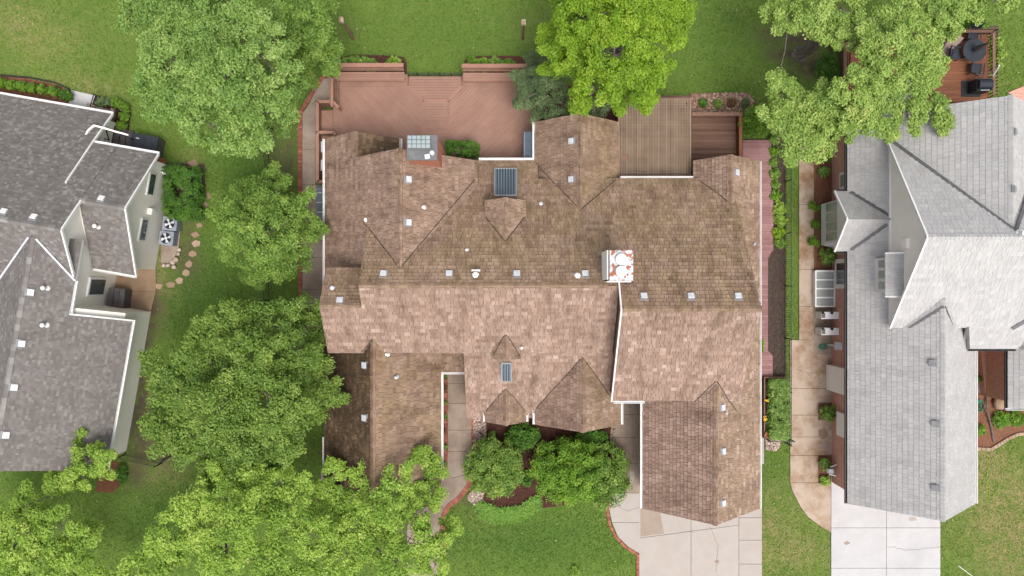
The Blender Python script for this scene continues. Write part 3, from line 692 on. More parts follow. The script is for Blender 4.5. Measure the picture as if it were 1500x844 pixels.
r3.plane([(-21.66, -1.3, 6.3), (-25.6, -1.3, zG(-25.6)), (-25.6, -12.2, zG(-25.6)), (-21.66, -12.2, 6.3)], 0.1, -0.02)
r3.ridge((-21.66, -1.5, 6.3), (-21.66, -12.2, 6.3), .89, .89, step=.3, moss=0, tone=.3); r3.build()
mb = MB()
def vpt(a, b, z): return Vector((*TL(a, b), z))
for p0, p1 in (((-21.5, -1.55, 6.25), (-20.1, -3.2, 4.93)), ((-21.85, -1.55, 6.25), (-24.6, -4.55, 3.75))):
    mb = MB(); mb.beam(vpt(*p0), vpt(*p1), .085, .05); mb.build('valley_flashing', M['galv'], lh)
mb = MB()
gwall(TL, 'a', -36, -20.5, -4.4, 3.2, 3.6, 2.95, -.93, 6.45, mb)
bwall(TL, -36, -21.7, 3.1, 4.85, 0, zN(5.15) + .1, mb)
gwall(TL, 'a', -20.6, -18.55, -2.3, 3.15, 2.95, 2.9, .52, zw_ - .25, mb)
gwall(TL, 'b', -4.5, -11.9, -25.2, -18.38, 2.95, 2.95, -21.66, 6.05, mb)
gwall(TL, 'b', -4.6, -1.5, -23.5, -20.45, 4.4, 4.9, -21.66, 6.0, mb)
fixnormals(mb.build('wall', M['cream'], lh))
for pts in ([(-36, 5.21, zN(5.15) - .06), (-21.42, 5.21, zN(5.15) - .06)], [(-21.36, 3.5, zN(3.44) - .06), (-18.15, 3.5, zN(3.44) - .06)],
            [(-17.9, -4.75, zG(-17.96) - .05), (-17.9, -12.2, zG(-17.96) - .05)], [(-20.1, -4.8, zG(-20.1) - .1), (-17.96, -4.8, zG(-17.96) - .05)][:0] or [(-20.3, -2.66, zw_ - 2.46), (-18.15, -2.66, zw_ - 2.46)],
            [(-20.04, -3.2, zG(-20.1) - .05), (-20.04, -4.75, zG(-20.1) - .05)]):
    gutter(lh, pts, TL)
mb = MB()
for p0, p1 in (((-20.1, -4.78, zG(-20.1)), (-17.96, -4.78, zG(-17.96))), ((-21.4, 5.15, zN(5.15)), (-21.4, 3.5, zN(3.5))), ((-21.4, 3.5, zN(3.5)), (-21.32, 1.2, zN(1.2) + .03)), ((-18.12, 3.44, zN(3.44)), (-18.12, .52, zw_)), ((-18.12, .52, zw_), (-18.12, -2.6, zw_ - 2.4)),
               ((-20.18, -.93, 6.72), (-20.18, -3.3, zS(-3.3))), ((-20.18, -.93, 6.72), (-20.18, .5, zN(.5)))):
    mb = MB(); mb.beam(vpt(*p0), vpt(*p1), .07, .14); mb.build('rake_trim', M['white'], lh)
for px, py in ((6, 311), (50, 319), (149, 292), (44, 428), (31, 503), (20, 567), (8, 637)): roof_vent(px, py, 'white', 0.27)
for px, py in ((144, 332), (69, 422), (68, 476)): pipe_vent(px, py, .4, .06, .1, 'white')
def lbox(name, a, b, z, sa_, sb, sz, mat, par=None):
    mb = MB(); mb.prism([TL(a - sa_ / 2, b - sb / 2), TL(a + sa_ / 2, b - sb / 2), TL(a + sa_ / 2, b + sb / 2), TL(a - sa_ / 2, b + sb / 2)], z - sz / 2, z + sz / 2)
    return mb.build(name, M[mat], par or lh)
for a, b in ((-18.53, 1.95), (-18.53, -.35)): w_ = lbox('window', a, b, 2.35, .1, 1.15, .7, 'white'); lbox('window_pane', a + .06, b, 2.35, .03, 1.0, .55, 'glass_dark', w_)
w_ = lbox('window', -20.43, -3.55, 2.1, .12, .95, 1.7, 'white'); lbox('window_pane', -20.36, -3.55, 2.1, .03, .75, 1.45, 'glass_dark', w_)
lbox('vent_hood', -18.45, .62, 2.0, .25, .3, .3, 'stucco'); lbox('vent_hood', -18.45, 2.75, 1.2, .22, .28, .25, 'stucco')
# covered entry with curved trim beside the north steps
mb = MB()
pts = [W(*q, 2.6) for q in ((119, 218), (124, 203), (130, 191), (138, 184), (150, 187), (166, 192), (188, 198))]
for i in range(6): mb.beam(pts[i], pts[i + 1], .08, .14)
mb.build('porch_trim', M['stucco'], lh)

# ================================================================== RIGHT NEIGHBOUR
rh = thing('house', 'red brick neighbouring house with pale grey shingle roof above the white driveway', 'house', (19, 0, 0))
q1 = Roof(rh, SLT)
def sw(x): return 3.0 + 1.02 * (x - 16.38)
def sN(y): return 8.5 - .82 * (y - 2.17)
def sS(y): return 8.5 + .9 * (y - 2.17)
q1.plane([(17.65, 2.17, 8.5), (29, 2.17, 8.5), (29, 7.05, sN(7.05)), (17.65, 7.05, sN(7.05))], 0.3, 0.0)
q1.plane([(17.65, 2.17, 8.5), (29, 2.17, 8.5), (29, -1.85, sS(-1.85)), (17.65, -1.85, sS(-1.85))], 0, 0.3)
q1.plane([(21.2, -1.8, sS(-1.8)), (24.2, -1.8, sS(-1.8)), (24.2, -2.9, sS(-2.9)), (21.6, -2.9, sS(-2.9))], 0, 0.2)
q1.ridge((17.65, 2.17, 8.5), (29, 2.17, 8.5), .82, .9, moss=0, tone=.2); q1.build()
q2 = Roof(rh, SLT)   # garage
q2.plane([(16.38, -10.53, 3.0), (19.5, -10.53, sw(19.5)), (19.5, -.3, sw(19.5)), (16.38, -.3, 3.0)], 0.1, 0.0)
q2.plane([(22.62, -10.53, 3.0), (19.5, -10.53, sw(19.5)), (19.5, -.3, sw(19.5)), (22.62, -.3, 3.0)], 0.0, 0.2)
q2.ridge((19.5, -.5, sw(19.5)), (19.5, -10.53, sw(19.5)), 1, 1, moss=0, tone=.1); q2.build()
q3 = Roof(rh, SLT)   # lean-to along the west side
q3.plane([(16.38, -.3, 3.0), (17.78, -.3, sw(17.78)), (17.78, 8.2, sw(17.78)), (16.38, 8.2, 3.0)], 0.1, 0.0); q3.build()
q4 = Roof(rh, SLT)   # north wing
def sn(x): return sw(17.67) + .97 * (x - 17.67)
q4.plane([(17.7, 2.2, sn(17.7)), (21.5, 2.2, sn(21.5)), (21.5, 8.28, sn(21.5)), (17.7, 8.28, sn(17.7))], 0.1, 0.05)
q4.plane([(25.0, 2.2, sn(21.5) - 3.4), (21.5, 2.2, sn(21.5)), (21.5, 8.28, sn(21.5)), (25.0, 8.28, sn(21.5) - 3.4)], 0.1, 0.25)
q4.plane([(17.7, 8.2, sn(17.7)), (19.0, 8.2, sn(19.0)), (19.0, 9.7, sn(19.0)), (17.7, 9.7, sn(17.7))], 0.1, 0.0)
q4.ridge((21.5, 2.6, sn(21.5)), (21.5, 8.28, sn(21.5)), 1, 1, moss=0, tone=.1); q4.build()
q5 = Roof(rh, SLT)   # bay gable
q5.plane([(15.77, 3.24, 4.6), (17.9, 3.24, 4.6), (17.9, 4.72, 3.0), (15.77, 4.72, 3.0)], 0.4, -0.08, thick=.1)
q5.plane([(15.77, 3.24, 4.6), (17.9, 3.24, 4.6), (17.9, 1.8, 3.0), (15.77, 1.8, 3.0)], 0.1, -0.02, thick=.1); q5.build()
q6 = Roof(rh, SLT)   # shed dormer
q6.plane([(17.2, 1.57, 5.4), (17.95, 1.57, 6.05), (17.95, -.36, 6.05), (17.2, -.36, 5.4)], 0.3, -0.12, thick=.1); q6.build()
q7 = Roof(rh, SLT)   # south-east wing
q7.plane([(24.2, -5.87, 3.0), (26.7, -5.87, 5.5), (26.7, -.5, 5.5), (24.2, -.5, 3.0)], 0, 0.1)
q7.plane([(24.2, -5.87, 3.0), (30, -5.87, 3.0), (30, -3.4, 5.5), (26.7, -3.4, 5.5)], 0, 0.25); q7.build()
mb = MB()
def vline(p0, p1, w=.16): mb = MB(); mb.beam(p0, p1, w, .05); mb.build('valley_flashing', M['grey_metal'], rh)
d = .05
vline((17.67, 7.05, sN(7.05) + d), (21.5, 2.42, sN(2.42) + .0))
vline((21.5, 2.45, 8.3), (23.2, 4.6, 6.6))
vline((16.5, 4.68, 3.15), (17.78, 3.45, 4.45)); vline((16.5, 1.85, 3.15), (17.7, 3.0, 4.4))
vline((18.45, -1.88, 5.1), (19.5, -.86, 6.2)); vline((19.5, -.86, 6.2), (20.4, -1.88, 5.2))
vline((21.2, -1.85, sS(-1.85) + d), (21.75, -2.9, sS(-2.9) + d))
vline((23.3, -1.9, sS(-1.9) + .1), (25.2, -.2, sS(-.2) + .1)); vline((24.2, -2.9, 4.05), (25.6, -2.0, 5.0))
mb = MB()
bwall(ident, 16.72, 18.0, -10.1, 7.9, 0, 3.12, mb); bwall(ident, 17.9, 22.3, -1.5, 8.0, 0, 4.1, mb)
gwall(ident, 'b', -10.15, -.5, 16.73, 22.3, 3.1, 3.1, 19.5, 5.95, mb)
gwall(ident, 'b', 2.4, 8.0, 17.9, 24.6, 4.2, 4.6, 21.5, 8.0, mb)
bwall(ident, 24.5, 30, -5.6, 0, 0, 3.05, mb); bwall(ident, 22.2, 24.5, -2.6, 0, 0, 3.4, mb); bwall(ident, 22.2, 28, -1.6, 6.5, 0, 4.6, mb); bwall(ident, 17.9, 18.9, 8, 9.4, 0, 4.2, mb)
fixnormals(mb.build('wall', M['brick_red'], rh))
mb = MB()
gwall(ident, 'a', 17.8, 28, -1.6, 6.8, 4.85, 4.4, 2.17, 8.28, mb, base=3.2); fixnormals(mb.build('gable_wall', M['stucco'], rh))
mb = MB(); bwall(ident, 17.3, 17.9, -.2, 1.4, 3.6, 5.34, mb); mb.build('dormer_wall', M['white'], rh)
mb = MB()
for i in range(3): bwall(ident, 17.27, 17.32, -.05 + .5 * i, .3 + .5 * i, 4.45, 5.1, mb)
mb.build('dormer_window', M['glass_green'], rh)
# bay with window
mb = MB(); mb.prism([(16.06, 2.25), (16.75, 2.0), (16.75, 4.5), (16.06, 4.35)], .3, 2.95); gwall(ident, 'a', 15.95, 17.5, 2.0, 4.5, 3.0, 3.0, 3.24, 4.4, mb, base=2.85); bay = mb.build('bay_window', M['white'], rh); fixnormals(bay)
mb = MB()
for i in range(4): bwall(ident, 16.02, 16.07, 2.4 + .49 * i, 2.8 + .49 * i, 1.1, 2.5, mb)
mb.build('window_pane', M['glass_green'], bay)
def rwin(name, x, y, z, sy, sz, par=None, m1='white', m2='glass_green'):
    mb = MB(); mb.box((x, y, z), (.14, sy, sz)); w_ = mb.build(name, M[m1], rh)
    mb = MB(); mb.box((x - .065, y, z), (.04, sy * .7, sz * .75)); mb.build('window_pane', M[m2], w_); return w_
rwin('window', 16.70, 5.4, 1.9, .85, 1.2); rwin('window', 16.68, .72, 1.7, 1.5, 1.9, m2='glass_dark')
mb = MB(); mb.box((16.64, -7.2 + .3, 1.6), (.1, 1.2, 1.2)); mb.build('shutter', M['stucco'], rh)
mb = MB(); bwall(ident, 16.42, 16.73, -5.3, -4.0, 0, 2.95, mb); mb.build('corner_panel', M['stucco'], rh)
mb = MB(); mb.box((16.62, -2.95, 1.2), (.25, .38, .45)); mb.box((16.5, -2.95, .6), (.08, .08, 1.2)); mb.build('electric_meter', M['galv'], rh)
for pts, mt in (([(16.32, -10.53, 2.95), (16.32, 1.8, 2.95)], 'black'), ([(16.32, 4.72, 2.95), (16.32, 8.2, 2.95)], 'black'), ([(22.68, -10.53, 2.95), (22.68, -2.9, 2.95)], 'white'),
                ([(15.77, 4.77, 2.95), (16.45, 4.77, 2.95)], 'black'), ([(15.77, 1.75, 2.95), (16.5, 1.75, 2.95)], 'black'), ([(21.6, -2.95, sS(-2.9) - .05), (24.1, -2.95, sS(-2.9) - .05)], 'black'),
                ([(24.15, -5.87, 2.95), (24.15, -2.9, 2.95)], 'black'), ([(24.15, -5.92, 2.95), (30, -5.92, 2.95)], 'galv')):
    gutter(rh, pts, ident, mt)
mb = MB()
for p0, p1 in (((17.62, 7.05, sN(7.05)), (17.62, 2.17, 8.5)), ((17.62, 2.17, 8.5), (17.62, -1.85, sS(-1.85))), ((17.78, 7.0, sw(17.78) + .08), (17.78, -1.7, sw(17.78) + .08)), ((15.74, 4.72, 3.0), (15.74, 3.24, 4.6)), ((15.74, 3.24, 4.6), (15.74, 1.8, 3.0)), ((17.22, 1.6, 5.35), (17.95, 1.6, 6.02)), ((17.22, -.4, 5.35), (17.95, -.4, 6.02))):
    mb = MB(); mb.beam(p0, p1, .07, .13); mb.build('rake_trim', M['white'], rh)
mb = MB(); mb.box((17.74, 2.0, 6.2), (.14, .45, .5)); mb.build('gable_vent', M['stucco'], rh)
for px, py in ((1366, 531), (1370, 620), (1370, 714), (1485, 193), (1484, 277)): roof_vent(px, py, 'flue_grey', .25)
pipe_vent(1494, 342, .4, .09, .14, 'white')
# ================================================================== GROUND
EXCL = []      # areas without grass blades
def gauss(px, py, cx, cy, rx, ry): return math.exp(-(((px - cx) / rx) ** 2 + ((py - cy) / ry) ** 2))
DRY = [(40, 130, 60, 14, .7), (60, 60, 80, 40, .55), (130, 130, 50, 25, .6), (20, 20, 40, 30, .5), (230, 400, 25, 70, .9), (280, 260, 14, 60, .8), (235, 690, 40, 30, .7), (1460, 740, 60, 80, 1.0), (1440, 670, 30, 30, .8), (1490, 800, 50, 50, 1.0), (1150, 770, 40, 70, .5),
       (1180, 810, 40, 25, .8), (1125, 790, 10, 60, 1.0), (1300, 60, 20, 20, .3), (920, 755, 30, 20, .3), (1455, 90, 20, 40, .35), (1480, 720, 30, 30, .6), (1160, 430, 6, 90, .25), (420, 230, 15, 40, .6), (720, 740, 20, 30, .4), (800, 40, 40, 30, .25)]
BARE = [(214, 540, 14, 110, 1.0), (200, 610, 18, 60, 1.0), (240, 660, 35, 18, .8), (425, 235, 12, 45, .9), (400, 240, 8, 60, .7), (1175, 55, 50, 28, 1.0), (1185, 100, 30, 18, 1.0), (1135, 45, 20, 10, .8), (1140, 80, 18, 8, .8), (225, 450, 16, 35, .8), (275, 330, 14, 60, .6),
        (685, 735, 22, 14, .7), (260, 680, 30, 14, .6), (200, 700, 14, 20, .7), (510, 45, 14, 14, .5), (640, 790, 12, 40, .6), (470, 130, 20, 12, .7), (275, 390, 25, 30, .5)]
COOL = [(1060, 60, 110, 70, .6), (650, 50, 160, 60, .3), (310, 420, 60, 70, 1.0), (360, 250, 60, 40, 1.0), (250, 450, 40, 60, .8), (780, 790, 130, 50, .9), (1130, 700, 40, 60, .5), (1180, 350, 14, 150, .7), (230, 760, 60, 60, .9), (60, 700, 90, 20, .8)]  # deeper green lawn areas, with tree shade painted into the grass colour
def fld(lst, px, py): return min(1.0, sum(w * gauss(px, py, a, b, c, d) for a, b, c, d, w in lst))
xs = [-320, -120, -60, -34] + [-28 + .4 * i for i in range(141)] + [34, 60, 120, 320]
ys = [-320, -120, -60, -24] + [-17 + .4 * i for i in range(86)] + [24, 60, 120, 320]
gv, gf, gd, gb, gc = [], [], [], [], []
for y in ys:
    for x in xs:
        px, py = CX + x * F / HC, CY - y * F / HC
        gv.append((x, y, 0.012 * math.sin(x * .9 + 1.3 * math.sin(y * .5)) + .01 * math.sin(y * 1.1) - .02))
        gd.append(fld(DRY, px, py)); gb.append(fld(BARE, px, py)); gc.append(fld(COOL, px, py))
nx = len(xs)
for j in range(len(ys) - 1):
    for i in range(nx - 1): gf.append((j * nx + i, j * nx + i + 1, (j + 1) * nx + i + 1, (j + 1) * nx + i))
me = bpy.data.meshes.new('lawn'); me.from_pydata(gv, [], gf)
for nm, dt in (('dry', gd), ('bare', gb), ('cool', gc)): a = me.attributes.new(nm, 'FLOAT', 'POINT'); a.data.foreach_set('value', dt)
me.polygons.foreach_set('use_smooth', [True] * len(gf))
m, t, b = newmat('lawn', 0.95, 0.15)
def add_(t, a, b2):
    q = nd(t, 'ShaderNodeMath', operation='ADD', use_clamp=True)
    for i, v in enumerate((a, b2)):
        if hasattr(v, 'is_output'): t.links.new(v, q.inputs[i])
        else: q.inputs[i].default_value = v
    return q.outputs[0]
n1 = noise(t, 0.35, 6, 0.7, lo=.3, hi=.7); n2 = noise(t, 2.2, 6, .75, lo=.3, hi=.7); n3 = noise(t, 14, 4, .8, lo=.25, hi=.75); n4 = noise(t, 1.1, 5, .7, lo=.35, hi=.65)
nst = noise(t, 1.0, 3, .6, stretch=(.25, 1.6, 1), lo=.35, hi=.65)
c = mix(t, n1, (0.094, 0.154, 0.025), (0.148, 0.212, 0.042)); c = mix(t, mul(t, nst, .45), c, (0.10, 0.168, 0.028))
c = mix(t, mul(t, n2, .5), c, (0.155, 0.21, 0.052)); c = mix(t, mul(t, attr(t, 'cool'), .75), c, mix(t, n2, (0.046, 0.098, 0.018), (0.078, 0.140, 0.027)))  # deeper green and painted tree shade, mixed into the lawn colour
dryf = mul(t, attr(t, 'dry'), add_(t, mul(t, n4, 1.2), mul(t, n2, .3))); c = mix(t, mul(t, dryf, .8), c, mix(t, n2, (0.20, 0.165, 0.065), (0.31, 0.255, 0.13)))
br = mul(t, attr(t, 'bare'), add_(t, n2, mul(t, n4, .7))); c = mix(t, br, c, mix(t, n3, (0.050, 0.036, 0.026), (0.13, 0.095, 0.072)))
c = mix(t, mul(t, n3, .5), c, mix(t, 1.0, c, (0.55, 0.6, 0.5), 'MULTIPLY'))
t.links.new(c, b.inputs['Base Color']); bump(t, b, n3, .8, .03)
me.materials.append(m)
go = bpy.data.objects.new('lawn', me); COL.objects.link(go); tag(go, kind='structure')

# ------------------------------------------------------------------ hard surfaces
def inset(poly, d):
    poly = ccw(poly); n = len(poly); out = []
    for i in range(n):
        p0, p1, p2 = Vector(poly[i - 1]), Vector(poly[i]), Vector(poly[(i + 1) % n])
        e1 = (p1 - p0).normalized(); e2 = (p2 - p1).normalized()
        n1 = Vector((-e1.y, e1.x)); n2 = Vector((-e2.y, e2.x)); k = n1 + n2
        den = max(.3, 1 + n1.dot(n2)); out.append(tuple(p1 + k * d / den))
    return out
def slabs(name, polys, mat, z=.05, gap=.010, base=None, kind='structure'):
    mb = MB()
    for p in polys:
        q = PL(p); EXCL.append(q); mb.prism(inset(q, gap), -.06, z + random.uniform(-.002, .002), 0, random.random())
        mb.prism(inset(q, .0), -.08, z - .025, 1, .5)
    o = mb.build(name, [M[mat], M['soil']]); return tag(o, kind=kind)
def bed(name, poly, mat, z=.03, label=None):
    q = PL(poly); EXCL.append(q); mb = MB(); mb.prism(q, -.05, z); return tag(mb.build(name, M[mat]), kind='structure')
slabs('driveway', [[(936, 590), (1012, 590), (1012, 770), (1012, 778), (936, 788)], [(1012, 590), (1082, 590), (1082, 769), (1012, 778)], [(1012, 778), (1082, 769), (1082, 900), (1012, 900)], [(936, 788), (1012, 778), (1012, 900), (936, 900)],
                   [(1082, 590), (1116, 590), (1116, 758), (1082, 758)], [(1082, 758), (1116, 758), (1116, 791), (1082, 791)], [(1082, 791), (1116, 791), (1116, 826), (1082, 826)], [(1082, 826), (1116, 826), (1116, 900), (1082, 900)]], 'conc')
mb = MB(); mb.prism(PL([(938, 740), (966, 740), (969, 765), (973, 781), (938, 786)]), .0505, .0535); tag(mb.build('damp_stain', M['conc_wet']), kind='structure')
def crack(pts, z=.0535):
    mb = MB(); q = [W(*p, z) for p in pts]; rg = random.Random(str(pts)); full = []
    for i in range(len(q) - 1):
        for k in range(6): full.append(q[i].lerp(q[i + 1], k / 6) + Vector((rg.uniform(-.04, .04), rg.uniform(-.04, .04), 0)))
    full.append(q[-1])
    for i in range(len(full) - 1): mb.beam(full[i], full[i + 1], .012, .003)
    tag(mb.build('pavement_crack', M['soil']), kind='structure')
crack([(1040, 772), (1052, 800), (1049, 838)]); crack([(1298, 800), (1330, 806), (1377, 801)]); crack([(1160, 540), (1185, 548), (1217, 543)]); crack([(900, 740), (920, 748), (937, 744)])
def stain(px, py, rx, ry, mat, z=.0535):
    rg = random.Random(px); mb = MB(); mb.prism([W2(px + rx * rg.uniform(.6, 1.1) * math.cos(k * .45), py + ry * rg.uniform(.6, 1.1) * math.sin(k * .45)) for k in range(14)], z - .003, z); tag(mb.build('concrete_stain', M[mat]), kind='structure')
stain(1240, 795, 5, 3, 'conc_wet'); stain(1336, 760, 7, 4, 'conc'); stain(1050, 822, 4, 3, 'conc_wet'); stain(906, 660, 7, 11, 'conc_wet'); stain(924, 700, 6, 14, 'conc'); stain(1205, 635, 8, 10, 'conc_brown', .0545); stain(1208, 652, 9, 6, 'conc_wet', .0545)
slabs('path', [[(905, 560), (937, 560), (937, 607), (900, 607)], [(898, 607), (937, 607), (937, 641), (893, 641)], [(893, 641), (937, 641), (937, 679), (893, 679)], [(893, 679), (937, 679), (937, 722), (893, 722)]], 'conc_path')
slabs('path', [[(893, 722), (937, 722), (937, 765), (896, 765), (892, 745)], [(896, 765), (937, 765), (937, 811), (920, 801), (905, 786)]], 'conc')
slabs('path', [[(652, 520), (692, 520), (692, 562), (656, 562)], [(656, 562), (692, 562), (692, 591), (656, 591)], [(656, 591), (692, 591), (692, 630), (656, 630)], [(656, 630), (692, 630), (692, 661), (656, 661)], [(656, 661), (692, 661), (692, 692), (664, 700), (652, 692)],
               [(652, 692), (664, 700), (692, 692), (684, 716), (668, 734), (650, 745), (640, 735), (646, 705)], [(640, 735), (650, 745), (646, 765), (642, 900), (596, 900), (596, 770), (610, 748)]], 'conc_path')
slabs('path', [[(443, 165), (463, 148), (463, 219), (443, 219)], [(447, 163), (473, 115), (490, 115), (490, 148), (463, 148)], [(443, 219), (463, 219), (463, 271), (443, 271)], [(443, 271), (476, 271), (476, 377), (443, 377)], [(443, 377), (476, 377), (476, 424), (443, 424)], [(443, 424), (476, 424), (476, 500), (443, 500)]], 'conc_path')
slabs('path', [[(470, 690), (486, 690), (486, 735), (470, 735)]], 'conc_path')
slabs('path', [[(1114, 540), (1119, 540), (1119, 592), (1114, 592)], [(1114, 592), (1119, 592), (1119, 680), (1114, 680)]], 'conc')
slabs('sidewalk', [[(1170, 200), (1192, 200), (1192, 300), (1170, 300)], [(1170, 300), (1192, 300), (1192, 395), (1170, 395)], [(1170, 395), (1192, 395), (1192, 449), (1170, 449)], [(1170, 449), (1192, 449), (1192, 498), (1170, 498)],
                   [(1157, 498), (1222, 498), (1222, 569), (1157, 569)], [(1157, 569), (1222, 569), (1222, 608), (1157, 608)], [(1157, 608), (1220, 608), (1220, 640), (1157, 640)], [(1157, 640), (1220, 640), (1220, 667), (1157, 667)],
                   [(1157, 667), (1198, 667), (1198, 707), (1157, 707)], [(1157, 707), (1217, 707), (1217, 780), (1202, 771), (1183, 757), (1172, 742), (1160, 718)]], 'conc_stain')
slabs('driveway', [[(1217, 690), (1298, 690), (1298, 773), (1217, 773)], [(1298, 690), (1377, 690), (1377, 773), (1298, 773)], [(1217, 773), (1298, 773), (1298, 832), (1217, 832)], [(1298, 773), (1377, 773), (1377, 832), (1298, 832)], [(1217, 832), (1298, 832), (1298, 900), (1217, 900)], [(1298, 832), (1377, 832), (1377, 900), (1298, 900)]], 'conc_white')
slabs('patio', [[(158, 390), (229, 392), (229, 428), (158, 425)], [(158, 425), (229, 428), (222, 455), (216, 466), (190, 462), (158, 462)]], 'conc_brown')
slabs('path', [[(105, 132), (140, 140), (132, 165), (98, 160)]], 'conc_white')
slabs('patio', [[(128, 150), (168, 163), (158, 200), (120, 190)]], 'conc_path')
slabs('path', [[(1430, 508), (1476, 508), (1476, 585), (1430, 575)]], 'conc_path')
# beds
bed('mulch_bed', [(692, 612), (910, 600), (900, 660), (830, 740), (790, 745), (740, 745), (700, 735), (690, 690)], 'mulch')
bed('mulch_bed', [(493, 120), (500, 84), (520, 80), (580, 82), (592, 84), (596, 92), (596, 120)], 'mulch')
bed('mulch_bed', [(676, 120), (681, 88), (700, 82), (760, 82), (840, 130), (830, 180), (790, 180), (780, 160), (760, 120)], 'mulch')
bed('mulch_bed', [(0, 112), (40, 115), (80, 124), (100, 132), (107, 140), (95, 165), (0, 160)], 'mulch_red')
bed('mulch_bed', [(135, 138), (160, 148), (192, 160), (188, 195), (165, 195), (165, 165), (140, 160)], 'mulch')
bed('mulch_bed', [(1124, 363), (1150, 363), (1150, 556), (1132, 556), (1132, 520), (1125, 515)], 'soil')
bed('mulch_bed', [(1128, 190), (1150, 190), (1150, 363), (1132, 363)], 'soil')
bed('mulch_bed', [(1010, 137), (1095, 136), (1106, 148), (1104, 170), (1010, 170)], 'mulch_red')
bed('mulch_bed', [(840, 140), (912, 136), (912, 185), (900, 185), (840, 175)], 'mulch')
bed('mulch_bed', [(1192, 238), (1222, 238), (1222, 298), (1200, 300), (1200, 362), (1222, 362), (1222, 396), (1192, 396)], 'mulch_red')
bed('mulch_bed', [(1198, 590), (1222, 590), (1222, 615), (1198, 615)], 'mulch_red', .056); bed('mulch_bed', [(1198, 667), (1222, 667), (1222, 710), (1198, 705)], 'mulch_red')
bed('mulch_bed', [(645, 555), (655, 555), (655, 695), (645, 695)], 'mulch')
bed('mulch_bed', [(1429, 575), (1500, 585), (1560, 585), (1560, 630), (1500, 632), (1475, 645), (1455, 655), (1429, 656)], 'mulch_red')
bed('mulch_bed', [(145, 690), (165, 675), (180, 680), (182, 705), (165, 722), (140, 720)], 'mulch_red')
bed('mulch_bed', [(238, 240), (300, 240), (300, 322), (238, 322)], 'soil')
bed('mulch_bed', [(1448, 38), (1462, 38), (1462, 105), (1448, 105)], 'soil')
# stones as loose material
def stones(name, poly, n, r0, r1, mat, label, z=.03):
    q = PL(poly); EXCL.append(q); mb = MB(); rg = random.Random(name + str(poly[0])); xs_ = [p[0] for p in q]; ys_ = [p[1] for p in q]; k = 0
    while k < n:
        p = (rg.uniform(min(xs_), max(xs_)), rg.uniform(min(ys_), max(ys_)))
        if inside(p, q): mb.rock((p[0], p[1], z + rg.uniform(0, .05)), rg.uniform(r0, r1), 0, .55, rg, rg.random()); k += 1
    return tag(mb.build(name, M[mat]), label, kind='stuff')
stones('river_gravel', [(693, 612), (712, 612), (712, 660), (702, 690), (693, 690)], 650, .03, .085, 'stone', 'river gravel strip between the brick edged front walk and the shrubs')
stones('river_gravel', [(692, 718), (708, 722), (706, 738), (698, 744), (684, 728)], 380, .03, .085, 'stone', 'river gravel patch beside the curve of the brick edged front walk')
stones('bark_mulch', [(1012, 138), (1094, 137), (1104, 149), (1102, 166), (1012, 168)], 1500, .03, .09, 'bark_chip', 'coarse bark chips in the bed behind the small brown deck')
stones('river_gravel', [(1121, 642), (1141, 642), (1143, 652), (1136, 660), (1122, 659)], 420, .03, .075, 'stone', 'pale gravel pile in front of the planter box')
def chips(poly, n, mat, name, label):
    q = PL(poly); mb = MB(); rg = random.Random(str(poly[0])); xs_ = [p[0] for p in q]; ys_ = [p[1] for p in q]; k = 0
    while k < n:
        p = (rg.uniform(min(xs_), max(xs_)), rg.uniform(min(ys_), max(ys_)))
        if inside(p, q): mb.box((p[0], p[1], .045 + rg.uniform(0, .02)), (rg.uniform(.04, .12), rg.uniform(.02, .05), .015), rg.uniform(0, 6), 0, rg.random()); k += 1
    return tag(mb.build(name, M[mat]), label, kind='stuff')
chips([(692, 612), (910, 600), (900, 660), (830, 740), (790, 745), (740, 745), (700, 735), (690, 690)], 1600, 'mulch', 'wood_mulch', 'dark brown wood mulch under the front shrubs')
chips([(1124, 363), (1150, 363), (1150, 556), (1132, 556), (1132, 520), (1125, 515)], 900, 'soil', 'leaf_litter', 'dry grey brown litter in the side bed by the red boardwalk')
chips([(493, 120), (500, 84), (520, 80), (580, 82), (592, 84), (596, 92), (596, 120)], 500, 'mulch', 'wood_mulch', 'dark red mulch behind the left deck bench')
chips([(0, 112), (40, 115), (80, 124), (100, 132), (107, 140), (95, 165), (0, 160)], 500, 'mulch_red', 'wood_mulch', 'red mulch behind the row of round boxwoods')

# brick edging: one bordered run each
def brick_edge(pts, label, width=.2, z=.075, step=.105):
    pts = [Vector(W2(*p)) for p in pts]; mb = MB()
    for i in range(len(pts) - 1):
        d = pts[i + 1] - pts[i]; n = max(1, round(d.length / step)); rz = math.atan2(d.y, d.x)
        for k in range(n):
            p = pts[i] + d * ((k + .5) / n); mb.box((p.x, p.y, z / 2 - .03), (d.length / n - .012, width + random.uniform(-.008, .008), z + .06 + random.uniform(-.006, .006)), rz + random.uniform(-.02, .02), 0, random.random())
    EXCL.append([tuple(p) for p in pts] + [tuple(p + Vector((.05, .05))) for p in pts[::-1]])
    return tag(mb.build('brick_edging', M['edge_brick']), label, 'edging')
brick_edge([(440, 500), (440, 165)], 'straight red brick edging along the concrete path west of the brown shake house', .2)
brick_edge([(440, 165), (474, 112), (490, 112)], 'angled red brick edging at the deck end of the side path', .2)
brick_edge([(653, 555), (653, 694)], 'red brick edging between the front walk and its narrow flower strip', .2)
brick_edge([(694, 612), (694, 662)], 'short red brick edging between the front walk and the gravel strip', .24)
brick_edge([(692, 690), (686, 712), (672, 730), (656, 742), (649, 756), (648, 775), (648, 812)], 'curved red brick edging where the front walk meets the lawn', .24)
brick_edge([(891, 735), (890, 750), (893, 768), (902, 786), (916, 801), (934, 812), (934, 860)], 'curved red brick edging where the lawn meets the pale driveway', .14)
brick_edge([(462, 728), (473, 737), (484, 738)], 'short red brick edging under the bright tree beside the south-west wing', .2)
